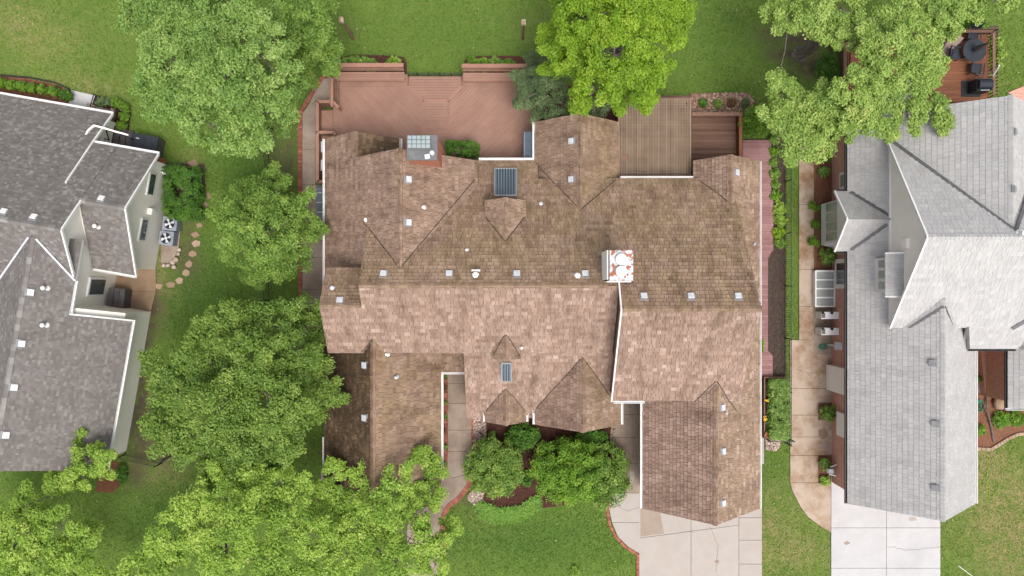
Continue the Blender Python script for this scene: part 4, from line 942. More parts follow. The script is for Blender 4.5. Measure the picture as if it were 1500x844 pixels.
mb = MB(); pts = [W2(*p) for p in ((1429, 657), (1450, 658), (1464, 650), (1476, 642), (1490, 636), (1520, 634))]
for i in range(5):
    a, b2 = Vector(pts[i]), Vector(pts[i + 1]); n = 3
    for k in range(n): p = a.lerp(b2, (k + .5) / n); dd = b2 - a; mb.box((p.x, p.y, .05), (dd.length / n - .02, .16, .16), math.atan2(dd.y, dd.x), 0, random.random())
tag(mb.build('stone_edging', M['flag']), 'tan block edging curving round the bed near the boulder', 'edging')
mb = MB()
for i, (p, q) in enumerate(zip([(0, 110), (45, 114), (80, 121), (100, 130)], [(45, 114), (80, 121), (100, 130), (108, 140)])): mb.beam(W(*p, .06), W(*q, .06), .06, .14)
tag(mb.build('lawn_edging', M['black']), 'thin black lawn edging curving behind the row of boxwoods', 'edging')

# stepping stones
sp = [(301, 288), (300, 300), (296, 312), (293, 330), (289, 344), (285, 357), (282, 372), (278, 387), (274, 400), (263, 411), (249, 417), (233, 420), (283, 240)]
d8 = ['behind the hedge end', 'second past the hedge corner', 'third past the hedge corner', 'squared, level with the hedge end', 'level with the upper air conditioner', 'level with the lower air conditioner', 'orange, nearest the rock pile', 'greyish, just below the orange one', 'large and dark beside the lawn', 'square and pale at the bend', 'narrow and pale near the patio', 'closest to the brown patio corner', 'under the big tree']
for i, (x, y) in enumerate(sp):
    rg = random.Random(i * 13 + 5); mb = MB(); c0 = W(x + rg.uniform(-3, 3), y); n = rg.choice((4, 4, 5, 6)); a0 = rg.uniform(0, 6); ra, rb = rg.uniform(.2, .32), rg.uniform(.16, .24)
    mb.prism([(c0.x + ra * rg.uniform(.8, 1.15) * math.cos(a0 + 6.283 * k / n), c0.y + rb * rg.uniform(.8, 1.2) * math.sin(a0 + 6.283 * k / n)) for k in range(n)], -.03, .03 + .01 * rg.random(), 0, rg.random() ** 1.5)
    EXCL.append([(c0.x - .25, c0.y - .25), (c0.x + .25, c0.y - .25), (c0.x + .25, c0.y + .25), (c0.x - .25, c0.y + .25)])
    tag(mb.build('stepping_stone', M['flag'], org=c0), 'tan flagstone stepping stone, ' + d8[i], 'stone', 'stepping stones')
rk = [(262, 372, .13), (259, 380, .17), (254, 384, .17), (247, 389, .14), (256, 391, .13), (241, 389, .13), (263, 366, .12)]
d9 = ['uppermost but one of the pile', 'large one in the middle of the pile', 'flat one left of the middle of the pile', 'yellowish one at the foot of the pile', 'lowest of the pile', 'nearest the white downspout', 'smallest at the top of the pile']
for i, (x, y, r_) in enumerate(rk):
    mb = MB(); c0 = W(x, y); mb.rock((c0.x, c0.y, .1), r_, 0, .7, random.Random(i + 7), .6 + .05 * i)
    tag(mb.build('rock', M['stone'], org=c0, smooth=True), 'tan rock by the cream house, ' + d9[i], 'rock', 'rocks edging the air conditioner pad')
slabs('path', [[(236, 322), (264, 322), (264, 345), (262, 366), (252, 386), (236, 386)]], 'conc_path', .03)
mb = MB(); c0 = W(1461, 590); mb.rock((c0.x, c0.y, .25), .38, 0, .75, random.Random(3), .55); tag(mb.build('boulder', M['flag'], org=c0, smooth=True), 'tan boulder by the corner of the red brick entrance', 'boulder')

# ------------------------------------------------------------------ decks
def boards(mb, poly, ang, z, w=.14, th=.03, gap=.011, mat=0):
    poly = ccw(poly); c_, s_ = math.cos(ang), math.sin(ang)
    loc = [(x * c_ + y * s_, -x * s_ + y * c_) for x, y in poly]; loc = ccw(loc)
    v0, v1 = min(p[1] for p in loc), max(p[1] for p in loc); u0, u1 = min(p[0] for p in loc), max(p[0] for p in loc)
    for k in range(math.floor(v0 / w), math.ceil(v1 / w)):
        q = clip_poly([(u0 - 1, k * w + gap / 2), (u1 + 1, k * w + gap / 2), (u1 + 1, (k + 1) * w - gap / 2), (u0 - 1, (k + 1) * w - gap / 2)], loc)
        if len(q) >= 3 and abs(area2(q)) > 1e-4: mb.prism([(x * c_ - y * s_, x * s_ + y * c_) for x, y in q], z - th, z + random.uniform(-.002, .002), mat, random.random())
ZD = .5
c0 = W(640, 170)
deck = thing('deck', 'large terracotta coloured wooden deck with diagonal board panels behind the brown shake house', 'deck', (c0.x, c0.y, 0))
def DP(pts): return PL(pts, ZD)
outl = DP([(463, 160), (487, 160), (487, 108), (596, 108), (597, 112), (677, 112), (678, 108), (790, 108), (790, 240), (463, 240)]); EXCL.append(outl)
fr = MB(); fr.prism(inset(outl, .03), 0, ZD - .035); fr.build('deck_frame', M['deck_dark'], deck)
for poly, ang in (([(488, 127), (598, 127), (619.5, 149), (619.5, 240), (488, 240)], -math.pi / 4), ([(464, 162), (487.6, 162), (487.6, 240), (464, 240)], -math.pi / 4), ([(657.5, 149), (676, 127), (790, 127), (790, 240), (657.5, 240)], math.pi / 4),
                  ([(599, 112), (676, 112), (676, 126), (657, 146.6), (620, 146.6), (599, 126)], 0), ([(620.3, 148.6), (656.7, 148.6), (656.7, 240), (620.3, 240)], 0)):
    mb = MB(); boards(mb, DP(poly), ang, ZD)
    if poly[0] == (488, 127): boards(mb, DP([(488, 108), (597, 108), (597, 126.8), (488, 126.8)]), ang, ZD)
    if poly[0] == (657.5, 149): boards(mb, DP([(677, 108), (790, 108), (790, 126.8), (677, 126.8)]), ang, ZD)
    mb.build('decking', M['deck'], deck)
mb = MB()
for a, b2 in (((598, 126), (620, 147.6)), ((676, 126), (657, 147.6)), ((620, 147.6), (657, 147.6)), ((620, 147.6), (620, 240)), ((657, 147.6), (657, 240))): mb.beam(W(*a, ZD - .013), W(*b2, ZD - .013), .1, .04)
mb.build('divider_board', M['deck_trim'], deck)
def bench(label, x0, x1, y):
    p0, p1 = W(x0, y + 8, ZD), W(x1, y + 8, ZD); t_ = thing('bench', label, 'bench', ((p0.x + p1.x) / 2, p0.y, ZD))
    ax, bx_, yy = p0.x, p1.x, p0.y - .1; cx_ = (ax + bx_) / 2; ln = bx_ - ax
    mb = MB()
    for k in range(3): mb.box((cx_, yy + .04 + k * .13, ZD + .42), (ln, .12, .04), 0, 0)
    mb.build('seat', M['deck'], t_)
    mb = MB(); mb.box((cx_, yy - .06, ZD + .40), (ln + .02, .06, .10)); mb.build('front_rail', M['deck_trim'], t_)
    mb = MB()
    for k in range(3): mb.box((cx_, yy + .42 + .04 * k, ZD + .55 + .17 * k), (ln, .035, .15))
    mb.build('backrest', M['deck'], t_)
    mb = MB(); mb.box((cx_, yy + .55, ZD + 1.06), (ln + .06, .2, .04)); mb.build('cap_rail', M['deck_trim'], t_)
    for k in range(4): mb = MB(); mb.box((ax + .15 + (ln - .3) * k / 3, yy + .15, ZD + .2), (.09, .3, .40)); mb.build('leg', M['deck_dark'], t_)
bench('long terracotta bench on the deck edge left of the open step', 497, 594, 108)
bench('long terracotta bench on the deck edge that runs under the olive green tree', 679, 775, 109)
# side bench / steps on the left end
mb = MB(); t_ = thing('bench', 'short dark terracotta side bench at the west end of the deck', 'bench', W(492, 138, 0))
for k in range(3): p = W(488.5 + 3.2 * k, 138, ZD + .4 - .0 * k); mb.box((p.x, p.y, ZD + .41), (.1, 1.25, .04), 0, 0)
mb.build('seat', M['deck_dark'], t_); mb = MB(); p = W(486.5, 136, 1.0); mb.box((p.x, p.y, ZD + .75), (.04, 1.4, .5)); mb.build('backrest', M['deck'], t_)
mb = MB(); p = W(486.5, 136, 1.5); mb.box((p.x, p.y, ZD + 1.02), (.12, 1.45, .04)); mb.build('cap_rail', M['deck_trim'], t_)
sc = thing('privacy_screen', 'low terracotta wooden screen wall with flat cap boards along the side path', 'screen', W(466, 200, 0))
for pts in (((465, 149), (465, 193)), ((465, 149), (488, 149)), ((488, 149), (496, 158)), ((465, 194), (489, 194)), ((465, 196), (465, 267)), ((465, 266), (476, 266)), ((489, 194), (491, 198))):
    a, b2 = W(*pts[0], 1.3), W(*pts[1], 1.3); mb = MB(); mb.beam((a.x, a.y, .65), (b2.x, b2.y, .65), .07, 1.28); mb.build('board_panel', M['deck'], sc)
    mb = MB(); mb.beam(a + Vector((0, 0, .02)), b2 + Vector((0, 0, .02)), .15, .04); mb.build('cap_rail', M['deck_trim'], sc)
mb = MB(); mb.box((*W2(477, 242, .8), .4), (.5, .55, .8), 0, 0); mb.box((*W2(477, 215, .8), .4), (.5, .55, .8)); mb.build('utility_box', M['galv'], sc)
mb = MB(); p = W(474, 298); mb.prism([(p.x - .25, p.y - .8), (p.x + .25, p.y - .8), (p.x + .25, p.y + .8), (p.x - .25, p.y + .8)], 0, .45); ww = tag(mb.build('window_well_cover', M['blue_metal'], org=(p.x, p.y, 0)), 'bluish clear window well cover half under the west eave', 'window well')
mb = MB()
for k in range(3): mb.box((p.x, p.y - .5 + .5 * k, .46), (.5, .05, .05))
mb.build('cover_rib', M['galv'], ww)
mb = MB()
for k in range(15): q = W(546 + 9.4 * k, 112.5 if k > 4 else 112, 0); 
fn = thing('garden_fence', 'thin black wire fence along the open step of the terracotta deck', 'fence', W(637, 110, 0))
for k in range(6): q = W(597 + 16.2 * k, 112.5, 0); mb2 = MB(); mb2.box((q.x, q.y, .4), (.03, .03, .8)); mb2.build('post', M['black'], fn)
mb = MB()
for z in (.3, .55, .78): a, b2 = W(597, 112.5, 0), W(678, 112.5, 0); mb.beam((a.x, a.y, z), (b2.x, b2.y, z), .02, .02)
mb.build('rail', M['black'], fn)

# pergola
p00, p11 = W(905, 262, 2.75), W(1013, 144, 2.75)
pg = thing('pergola', 'weathered brown lattice pergola roof over the back deck between two shake gables', 'pergola', ((p00.x + p11.x) / 2, (p00.y + p11.y) / 2, 0))
mb = MB(); nxp = 28
for k in range(nxp): x = p00.x + (p11.x - p00.x) * (k + .5) / nxp; mb.box((x, (p00.y + p11.y) / 2, 2.75), (.07, p11.y - p00.y, .04), 0, 0)
mb.build('lath', M['pergola'], pg)
mb = MB(); nyp = 32
for k in range(nyp): y = p00.y + (p11.y - p00.y) * (k + .5) / nyp; mb.box(((p00.x + p11.x) / 2, y, 2.705), (p11.x - p00.x, .065, .045), 0, 0)
mb.build('cross_lath', M['pergola'], pg)
for k in range(5): mb = MB(); x = p00.x + .1 + (p11.x - p00.x - .2) * k / 4; mb.box((x, (p00.y + p11.y) / 2, 2.58), (.06, p11.y - p00.y, .2)); mb.build('rafter', M['deck_dark'], pg)
for x in (p00.x + .1, p11.x - .1):
    for y in (p00.y + .4, p11.y - .15): mb = MB(); mb.box((x, y, 1.25), (.12, .12, 2.46)); mb.build('post', M['deck_dark'], pg)
p = W(916, 230, 2.8); mb = MB(); mb.box((p.x, p.y, 2.79), (.26, .26, .04)); mb.build('mount_plate', M['bird_wood'], pg)
# small back deck, two bays
dk = thing('deck', 'small dark brown wooden deck beside and under the lattice pergola', 'deck', W(1000, 205, 0))
zz = .35; po = PL([(906, 140), (1013, 140), (1013, 168), (1078, 168), (1078, 262), (906, 262)], zz); EXCL.append(po)
mb = MB(); mb.prism(inset(po, .03), 0, zz - .04); mb.build('deck_frame', M['mulch'], dk)
mb = MB(); boards(mb, PL([(906, 140), (1013, 140), (1013, 262), (906, 262)], zz), 0, zz); boards(mb, PL([(1013.5, 169), (1078, 169), (1078, 262), (1013.5, 262)], zz), 0, zz); mb.build('decking', M['deck_dark'], dk)
mb = MB(); a, b2 = W(1013, 165, 1.0), W(1086, 165, 1.0); mb.box(((a.x + b2.x) / 2, a.y - .1, 1.1), (b2.x - a.x, .18, .05)); mb.build('top_rail', M['bird_wood'], dk)
mb = MB()
for k in range(24): x = a.x + (b2.x - a.x) * k / 23; mb.box((x, a.y - .05, .7), (.05, .04, .8))
mb.build('baluster', M['deck_dark'], dk)
mb = MB(); a, b2 = W(1085, 168, 1.0), W(1085, 262, 1.0); mb.box((a.x, (a.y + b2.y) / 2, .98), (.16, a.y - b2.y, .05)); mb.box((a.x, (a.y + b2.y) / 2, .6), (.08, a.y - b2.y, .7)); mb.build('side_rail', M['deck_warm'], dk)
# red boardwalk on the east side
bw = thing('boardwalk', 'reddish stained board walkway along the east side of the brown shake house', 'walkway', W(1118, 380, 0))
mb = MB()
for poly in ([(1088, 205), (1130, 205), (1130, 281), (1088, 281)], [(1100, 281), (1130, 281), (1133, 288), (1133, 366), (1125, 376), (1100, 376)], [(1100, 376), (1125, 376), (1125, 514), (1100, 514)], [(1100, 514), (1125, 514), (1132, 521), (1132, 552), (1100, 552)]):
    q = PL(poly, .2); EXCL.append(q); boards(mb, q, 0, .2, .14)
mb.build('decking', M['walk_red'], bw)
mb = MB(); mb.prism(PL([(1089, 206), (1129, 206), (1129, 375), (1124, 380), (1124, 551), (1100, 551), (1100, 281), (1089, 281)], .2), 0, .165); mb.build('deck_frame', M['deck_dark'], bw)
# planter box by the garage
px_ = thing('planter_box', 'raised planter box of dense green leaves beside the garage wall', 'planter', W(1138, 600, 0))
a, b2 = W(1120, 553, .5), W(1153, 642, .5)
for q0, q1, nm in (((a.x, a.y), (a.x, b2.y), 'board'), ((a.x, a.y), (b2.x, a.y), 'board'), ((b2.x, a.y), (b2.x, b2.y), 'board'), ((a.x, b2.y), (b2.x, b2.y), 'board')):
    mb = MB(); mb.beam((*q0, .25), (*q1, .25), .06, .5); mb.build('side_board', M['bird_wood'], px_)
mb = MB(); mb.prism([(a.x + .04, b2.y + .04), (b2.x - .04, b2.y + .04), (b2.x - .04, a.y - .04), (a.x + .04, a.y - .04)], 0, .4); mb.build('soil', M['soil'], px_)
EXCL.append([(a.x, a.y), (b2.x, a.y), (b2.x, b2.y), (a.x, b2.y)])
p = W(1124, 636, .5); po = MB(); po.lathe((p.x, p.y, .4), [(.10, 0), (.14, .18), (.16, .19), (.16, .23), (.13, .23), (.12, .15)], 16); tag(po.build('flower_pot', M['terracotta'], org=(p.x, p.y, .4)), 'small terracotta pot in the corner of the planter box', 'pot')
for i, (x, y, s_) in enumerate(((1123, 587, 'upper'), (1121, 613, 'lower'))):
    p = W(x, y, .6); mb = MB()
    for k in range(14): an = random.uniform(0, 6.28); r_ = random.uniform(.02, .11); mb.box((p.x + r_ * math.cos(an), p.y + r_ * math.sin(an), .6 + random.uniform(0, .06)), (.06, .06, .015), an, 0)
    mb.tube([(p.x, p.y, .4), (p.x, p.y, .6)], .01, 5); tag(mb.build('flower', M['yellow'], org=(p.x, p.y, .4)), f'{s_} yellow flower cluster at the house side edge of the planter box', 'flowers', 'yellow flowers')
# neighbour deck top right
d2 = thing('deck', 'warm cedar coloured deck with railing at the back of the pale grey roofed house', 'deck', W(1408, 95, 0))
po = PL([(1235, 62), (1449, 48), (1449, 150), (1235, 150)], .5); EXCL.append(po)
mb = MB(); mb.prism(inset(po, .03), 0, .46); mb.build('deck_frame', M['deck_dark'], d2)
mb = MB(); boards(mb, po, 0, .5); mb.build('decking', M['deck_warm'], d2)
for (x0, y0), (x1, y1) in (((1395, 46), (1456, 46)), ((1456, 46), (1456, 140)), ((1238, 62), (1238, 118))):
    mb = MB(); mb.beam(W(x0, y0, 1.45), W(x1, y1, 1.45), .14, .04)
    mb.build('top_rail', M['deck_dark'], d2); n = 20; a, b2 = W(x0, y0, 1.0), W(x1, y1, 1.0); mb = MB()
    for k in range(n): q = a.lerp(b2, k / (n - 1)); mb.box((q.x, q.y, .95), (.04, .04, .9))
    mb.build('baluster', M['deck_dark'], d2)
# ================================================================== VEGETATION
def fastmesh(name, verts, mats, rnd, parent=None, org=(0, 0, 0)):
    """verts (N,4,3) quads"""
    n = len(verts); me = bpy.data.meshes.new(name)
    me.vertices.add(n * 4); me.vertices.foreach_set('co', (verts - np.array(org)).astype(np.float32).ravel())
    me.loops.add(n * 4); me.loops.foreach_set('vertex_index', np.arange(n * 4, dtype=np.int32))
    me.polygons.add(n); me.polygons.foreach_set('loop_start', np.arange(0, n * 4, 4, dtype=np.int32)); me.polygons.foreach_set('loop_total', np.full(n, 4, np.int32))
    for m in (mats if isinstance(mats, (list, tuple)) else [mats]): me.materials.append(m)
    me.update(calc_edges=True)
    a = me.attributes.new('rnd', 'FLOAT', 'FACE'); a.data.foreach_set('value', rnd.astype(np.float32))
    o = bpy.data.objects.new(name, me); COL.objects.link(o)
    if parent is not None: o.parent = parent
    else: o.location = org
    return o
def unit(v): return v / np.maximum(np.linalg.norm(v, axis=-1, keepdims=True), 1e-6)
def leaf_quads(rng, C, rad, per, size, flat=.7, up=.8, wid=.55, shell=.6, droop=.15, crn=None, spread=.42):
    """clumps of leaf-shaped quads around centres C (N,3)"""
    N = len(C); d = unit(rng.normal(size=(N, per, 3)))
    r = rng.random((N, per, 1)) ** shell * rad[:, None, None]
    off = d * r; off[..., 2] *= flat
    P = (C[:, None, :] + off).reshape(-1, 3); dd = d.reshape(-1, 3)
    n = unit(dd * .55 + np.array([0, 0, up]) + rng.normal(size=P.shape) * .45)
    t = unit(np.cross(n, rng.normal(size=P.shape)) + dd * np.array([.5, .5, .1])); t = unit(t - n * (t * n).sum(-1, keepdims=True)); b = np.cross(n, t)
    s = (size * rng.uniform(.65, 1.25, size=(len(P), 1)))
    V = np.stack([P - t * s * .5, P + b * s * wid * .5 - n * s * .06, P + t * s * .55 - n * s * droop, P - b * s * wid * .5 - n * s * .06], 1)
    cr = (rng.random(N) if crn is None else crn); k = np.repeat(cr, per) * (1 - spread) + rng.random(N * per) * spread
    return V, k
def lobes_to_clumps(rng, lobes, dens, rc, under=-.25, hflat=.8, rmin=.55):
    C, RR, K = [], [], []
    for x, y, z, r in lobes:
        n = max(3, int(dens * (r / rc) ** 2)); d = unit(rng.normal(size=(n * 3, 3))); d = d[d[:, 2] > under][:n]
        rr = r * rng.uniform(rmin, 1.0, size=(len(d), 1)); p = d * rr; p[:, 2] *= hflat
        C.append(np.array([x, y, z]) + p); RR.append(rc * rng.uniform(.7, 1.25, size=len(d)))
        lk = rng.random(); K.append(np.clip(.4 * lk + .7 * rng.random(len(d)) - .05, 0, 1))
    return np.concatenate(C), np.concatenate(RR), np.concatenate(K)
def tree(name, label, cat, base, lobes, mat, per=75, size=.17, dens=2.4, rc=.42, trunk_r=.17, seed=1, group=None, fork=.45, wid=.55, tips=0, droop=.15, hflat=.8, fpx=None):
    """lobes: (px, py, r_px, z) placed at true height; base: pixel of the trunk foot"""
    rng = np.random.default_rng(seed); b0 = W(*base); t_ = thing(name, label, cat, b0, group)
    LB = []
    for px, py, rp, z in lobes: rp *= .9 if mat == 'lime' else 1; p = W(px, py, z); LB.append((p.x, p.y, z, rp * (HC - z) / F))
    C, RR, K = lobes_to_clumps(rng, LB, dens * 1.3, rc * .88, hflat=hflat, rmin=.62)
    if tips:      # outward sprays so that the outline is ragged
        ex, er, ek = [], [], []
        for x, y, z, r in LB:
            for _ in range(tips):
                a = rng.uniform(0, 6.28); d = np.array([math.cos(a), math.sin(a), rng.uniform(-.2, .45)])
                for q in (.9, 1.12, 1.3): ex.append(np.array([x, y, z]) + d * r * q * np.array([1, 1, .7])); er.append(rc * (1.0 - .45 * (q - .8))); ek.append(rng.random() * .6 + .3)
        C = np.concatenate([C, np.array(ex)]); RR = np.concatenate([RR, np.array(er)]); K = np.concatenate([K, np.array(ek)])
    V, k = leaf_quads(rng, C, RR, int(per * 1.7), size * .74, crn=K, wid=wid, droop=droop)
    fastmesh('crown', V, L[mat], k, t_, tuple(b0))
    # trunk and limbs
    cx_ = sum(l[0] for l in LB) / len(LB); cy_ = sum(l[1] for l in LB) / len(LB); zm = max(l[2] for l in LB); zf_ = zm * fork
    mb = MB(); top = Vector((b0.x + (cx_ - b0.x) * .5, b0.y + (cy_ - b0.y) * .5, zf_)); rg = random.Random(seed)
    if fpx: top = W(*fpx)
    mid = b0.lerp(top, .5) + Vector((rg.uniform(-.12, .12), rg.uniform(-.12, .12), 0))
    mb.tube([b0 - Vector((0, 0, .1)), b0 + Vector((0, 0, .25)), mid, top], [trunk_r * 1.7, trunk_r * 1.1, trunk_r * .85, trunk_r * .7], 10)
    nodes = [(top, trunk_r * .6)]
    for x, y, z, r in sorted(LB, key=lambda l: (l[0] - top.x) ** 2 + (l[1] - top.y) ** 2):
        e = Vector((x, y, z - r * .1)); q0, w0 = min(nodes, key=lambda k: (k[0] - e).length + .25 * (k[0] - top).length); w1 = w0 * .62
        m1 = q0.lerp(e, .5) + Vector((rg.uniform(-.15, .15), rg.uniform(-.15, .15), .12)); mb.tube([q0, m1, e], [w0 * .9, (w0 + w1) / 2 * .85, w1], 6); nodes.append((e, max(.02, w1)))
        for q in range(4):
            a = rg.uniform(0, 6.28); e2 = e + Vector((math.cos(a), math.sin(a), rg.uniform(-.1, .5))) * r * .8; mb.tube([m1.lerp(e, rg.uniform(.4, 1)), e2], [.025, .008], 5)
    mb.build('trunk', M['bark'], t_, tuple(b0))
    return t_
def zl(lst, z0, z1):
    """give each lobe a height: higher towards the crown's middle"""
    cx_ = sum(l[0] for l in lst) / len(lst); cy_ = sum(l[1] for l in lst) / len(lst); md = max(math.hypot(l[0] - cx_, l[1] - cy_) for l in lst) + 1
    return [(x, y, r, z1 - (z1 - z0) * (math.hypot(x - cx_, y - cy_) / md) ** 1.5 + random.uniform(-1.1, .9)) for x, y, r in lst]
random.seed(5)
tree('tree', 'broad mid green tree whose crown covers the lawn west of the terracotta deck', 'tree', (330, 140), zl([(250, 95, 44), (300, 55, 42), (352, 45, 46), (392, 95, 44), (330, 115, 48), (268, 150, 42), (232, 68, 32), (312, 185, 44), (372, 165, 44), (408, 168, 28), (222, 118, 26), (402, 55, 34), (262, 50, 36), (235, 130, 30), (345, 210, 22), (425, 120, 22)], 6.5, 10), 'light', 85, .17, 2.3, .42, .2, 11, tips=2)
tree('tree', 'smaller medium green tree on the back lawn beside the leaning bird house post', 'tree', (455, 75), zl([(445, 30, 38), (470, 70, 32), (432, 95, 30), (472, 38, 16), (455, 5, 34), (410, 20, 30), (485, 85, 16), (440, 125, 14)], 4, 6), 'mid', 80, .16, 2.2, .4, .15, 12, tips=2)
tree('tree', 'low dim green tree at the top edge behind the broad mid green crown', 'tree', (240, 15), zl([(200, 12, 26), (225, 30, 26), (250, 5, 30), (290, 0, 34), (345, 2, 30), (185, 28, 14)], 4, 5.5), 'light', 75, .16, 2.2, .4, .13, 13, tips=2)
tree('tree', 'compact rounded green tree beside the concrete path west of the brown shake house', 'tree', (392, 345), zl([(390, 298, 36), (352, 322, 34), (425, 315, 36), (395, 345, 42), (360, 362, 32), (434, 352, 30), (398, 388, 28), (340, 345, 26), (365, 290, 28), (425, 380, 26), (455, 335, 16), (400, 270, 20), (372, 398, 18), (336, 305, 18)], 3.5, 6), 'mid', 85, .15, 2.4, .38, .13, 14, tips=2)
tree('tree', 'large dense dark green tree between the two houses, overlapping the shaded wing roof', 'tree', (365, 560), zl([(330, 478, 42), (400, 478, 42), (298, 520, 42), (440, 520, 38), (362, 535, 50), (258, 568, 42), (320, 600, 50), (400, 590, 46), (458, 590, 36), (278, 640, 42), (350, 645, 44), (418, 640, 40), (238, 618, 30), (455, 475, 32), (378, 680, 26), (310, 680, 26), (228, 545, 22), (480, 555, 20), (445, 455, 22)], 5, 8.5), 'deep', 90, .17, 2.3, .43, .2, 15, tips=2)
tree('tree', 'bright lime green feathery tree at the bottom edge below the dark dense tree', 'tree', (345, 770), zl([(368, 700, 28), (322, 718, 34), (420, 708, 28), (280, 750, 34), (350, 760, 42), (420, 760, 34), (258, 800, 30), (330, 815, 40), (400, 820, 38), (455, 790, 28), (455, 735, 24), (228, 790, 16), (200, 838, 32), (165, 842, 18), (250, 845, 30), (300, 775, 36), (380, 735, 30), (440, 840, 30)], 4.5, 7.5), 'lime', 75, .17, 2.1, .4, .16, 16, tips=3)
tree('tree', 'lime green tree with ragged branch tips covering the foot of the south-west wing', 'tree', (560, 770), zl([(490, 718, 20), (540, 708, 26), (582, 702, 22), (628, 690, 20), (632, 722, 18), (560, 745, 26), (600, 790, 32), (520, 770, 32), (500, 820, 34), (580, 825, 30), (636, 832, 22), (655, 776, 14), (612, 755, 20), (545, 800, 30), (645, 800, 14), (620, 670, 10), (488, 690, 12), (585, 690, 14), (500, 745, 22)], 4, 6.5), 'lime', 75, .17, 2.1, .38, .15, 17, tips=3)
tree('tree', 'yellow green tree filling the bottom corner below the dark asphalt roof', 'tree', (55, 790), zl([(40, 740, 26), (28, 790, 38), (85, 772, 34), (60, 830, 38), (118, 800, 24), (110, 838, 24), (0, 760, 26), (0, 830, 34), (85, 720, 14), (135, 770, 16)], 4, 6.5), 'lime', 80, .17, 2.2, .4, .15, 18, tips=3)
tree('tree', 'small lime green tree leaning over the corner of the dark asphalt roof', 'tree', (125, 705), zl([(112, 645, 14), (100, 675, 20), (130, 675, 22), (85, 695, 15), (150, 690, 13), (108, 702, 20), (145, 660, 10), (155, 670, 9)], 4, 5.2), 'lime', 75, .15, 2.2, .33, .08, 19, tips=3)
tree('tree', 'vivid yellow green tree on the back lawn beside the lattice pergola', 'tree', (905, 75), zl([(848, 30, 38), (900, 15, 44), (958, 20, 36), (838, 80, 34), (900, 80, 48), (950, 80, 36), (868, 125, 32), (930, 120, 30), (820, 55, 22), (988, 38, 18), (985, 14, 20), (850, 148, 12), (900, 140, 20), (838, 2, 36), (925, 0, 44), (815, 95, 18), (965, 108, 18), (1002, 18, 14), (940, 145, 14)], 5.5, 9.5), 'bright', 90, .16, 2.5, .36, .18, 20, tips=3)
tree('tree', 'dusky olive green small tree between the terracotta deck and the north gable', 'tree', (798, 130), zl([(783, 98, 20), (800, 128, 26), (780, 138, 20), (815, 108, 20), (822, 150, 18), (768, 115, 14), (795, 158, 18), (845, 165, 14), (872, 162, 12), (770, 145, 12)], 2.4, 4.2), 'olive', 90, .14, 2.4, .32, .08, 21, tips=3, wid=.35)
T10 = [(1150, 8, 24.6), (1188, 20, 31.4), (1235, 12, 31.4), (1256, 42, 21.3), (1218, 44, 20.2), (1328, 8, 26.9), (1375, 15, 31.4), (1340, 48, 29.1), (1385, 42, 12), (1425, 6, 19.0), (1465, 3, 15.7), (1302, 75, 24.6), (1282, 98, 24.6), (1335, 88, 29.1), (1365, 82, 22.4), (1150, 140, 22.4), (1135, 172, 19.0), (1182, 162, 26.9), (1172, 198, 24.6), (1200, 215, 20.2), (1222, 172, 26.9), (1252, 138, 24.6), (1240, 190, 19.0), (1290, 138, 26.9), (1340, 128, 26.9), (1330, 168, 22.4), (1300, 185, 13.4), (1368, 160, 22.4), (1388, 180, 12.3), (1140, 115, 9.0), (1265, 165, 19.0), (1315, 35, 17.9), (1275, 60, 18), (1300, 110, 24), (1210, 145, 18), (1265, 120, 20), (1310, 55, 20), (1355, 110, 20), (1275, 190, 16), (1160, 220, 14), (1155, 35, 16), (1290, 25, 12), (1400, 20, 16)]
tree('tree', 'spreading pale green tree with a gnarled grey trunk, overhanging the pale grey roof', 'tree', (1172, 80), [(x, y, r, 6.2 + 2.2 * math.exp(-(((x - 1270) / 90) ** 2 + ((y - 90) / 70) ** 2)) + random.uniform(-.4, .4)) for x, y, r in T10], 'pale', 80, .16, 2.3, .36, .30, 22, fork=.34, tips=3, fpx=(1206, 50, 3.6))

def bush(name, label, cat, px, py, r, h, mat, seed, group=None, size=.10, per=60, dens=4, ry=None, rc=None, stem=True, wid=.55, boxy=False, z0=0.0):
    rng = np.random.default_rng(seed); zc = h * .55; k = (HC - zc) / F; p = W(px, py, zc); R_ = r * k; RY = (ry or r) * k; rc = rc or max(.07, min(R_, RY) * .3); R_ -= rc * .6; RY -= rc * .6
    b0 = Vector((p.x, p.y, z0)); t_ = thing(name, label, cat, b0, group)
    n = int(1.3 * dens * R_ * RY / rc ** 2) + 8
    if boxy:
        q = rng.uniform(-1, 1, size=(n * 2, 3)); face = rng.integers(0, 3, size=len(q)); q[face == 0, 2] = 1
        e = np.where(face == 1, 0, 1); q[face == 1, 0] = np.sign(q[face == 1, 0]); q[face == 2, 1] = np.sign(q[face == 2, 1])
        C = np.array([p.x, p.y, z0 + h * .52]) + q * np.array([R_, RY, h * .46])
    else:
        d = unit(rng.normal(size=(n * 2, 3))); d = d[d[:, 2] > -.45]
        C = np.array([p.x, p.y, z0 + h * .5]) + d * rng.uniform(.02, .97, size=(len(d), 1)) ** .5 * np.array([R_, RY, h * .5])
    V, kk = leaf_quads(rng, C, rc * rng.uniform(.8, 1.2, size=len(C)), per, size, crn=rng.random(len(C)), wid=wid)
    fastmesh('foliage', V, L[mat], kk, t_, tuple(b0))
    if stem:
        mb = MB(); mb.tube([b0 - Vector((0, 0, .03)), b0 + Vector((0, 0, h * .35))], [.03 + .02 * h, .02 + .012 * h], 7)
        for i in range(5): a = i * 1.257; mb.tube([b0 + Vector((0, 0, h * .2)), b0 + Vector((math.cos(a) * R_ * .6, math.sin(a) * RY * .6, h * .6))], [.02, .008], 5)
        mb.build('stem', M['bark'], t_, tuple(b0))
    return t_
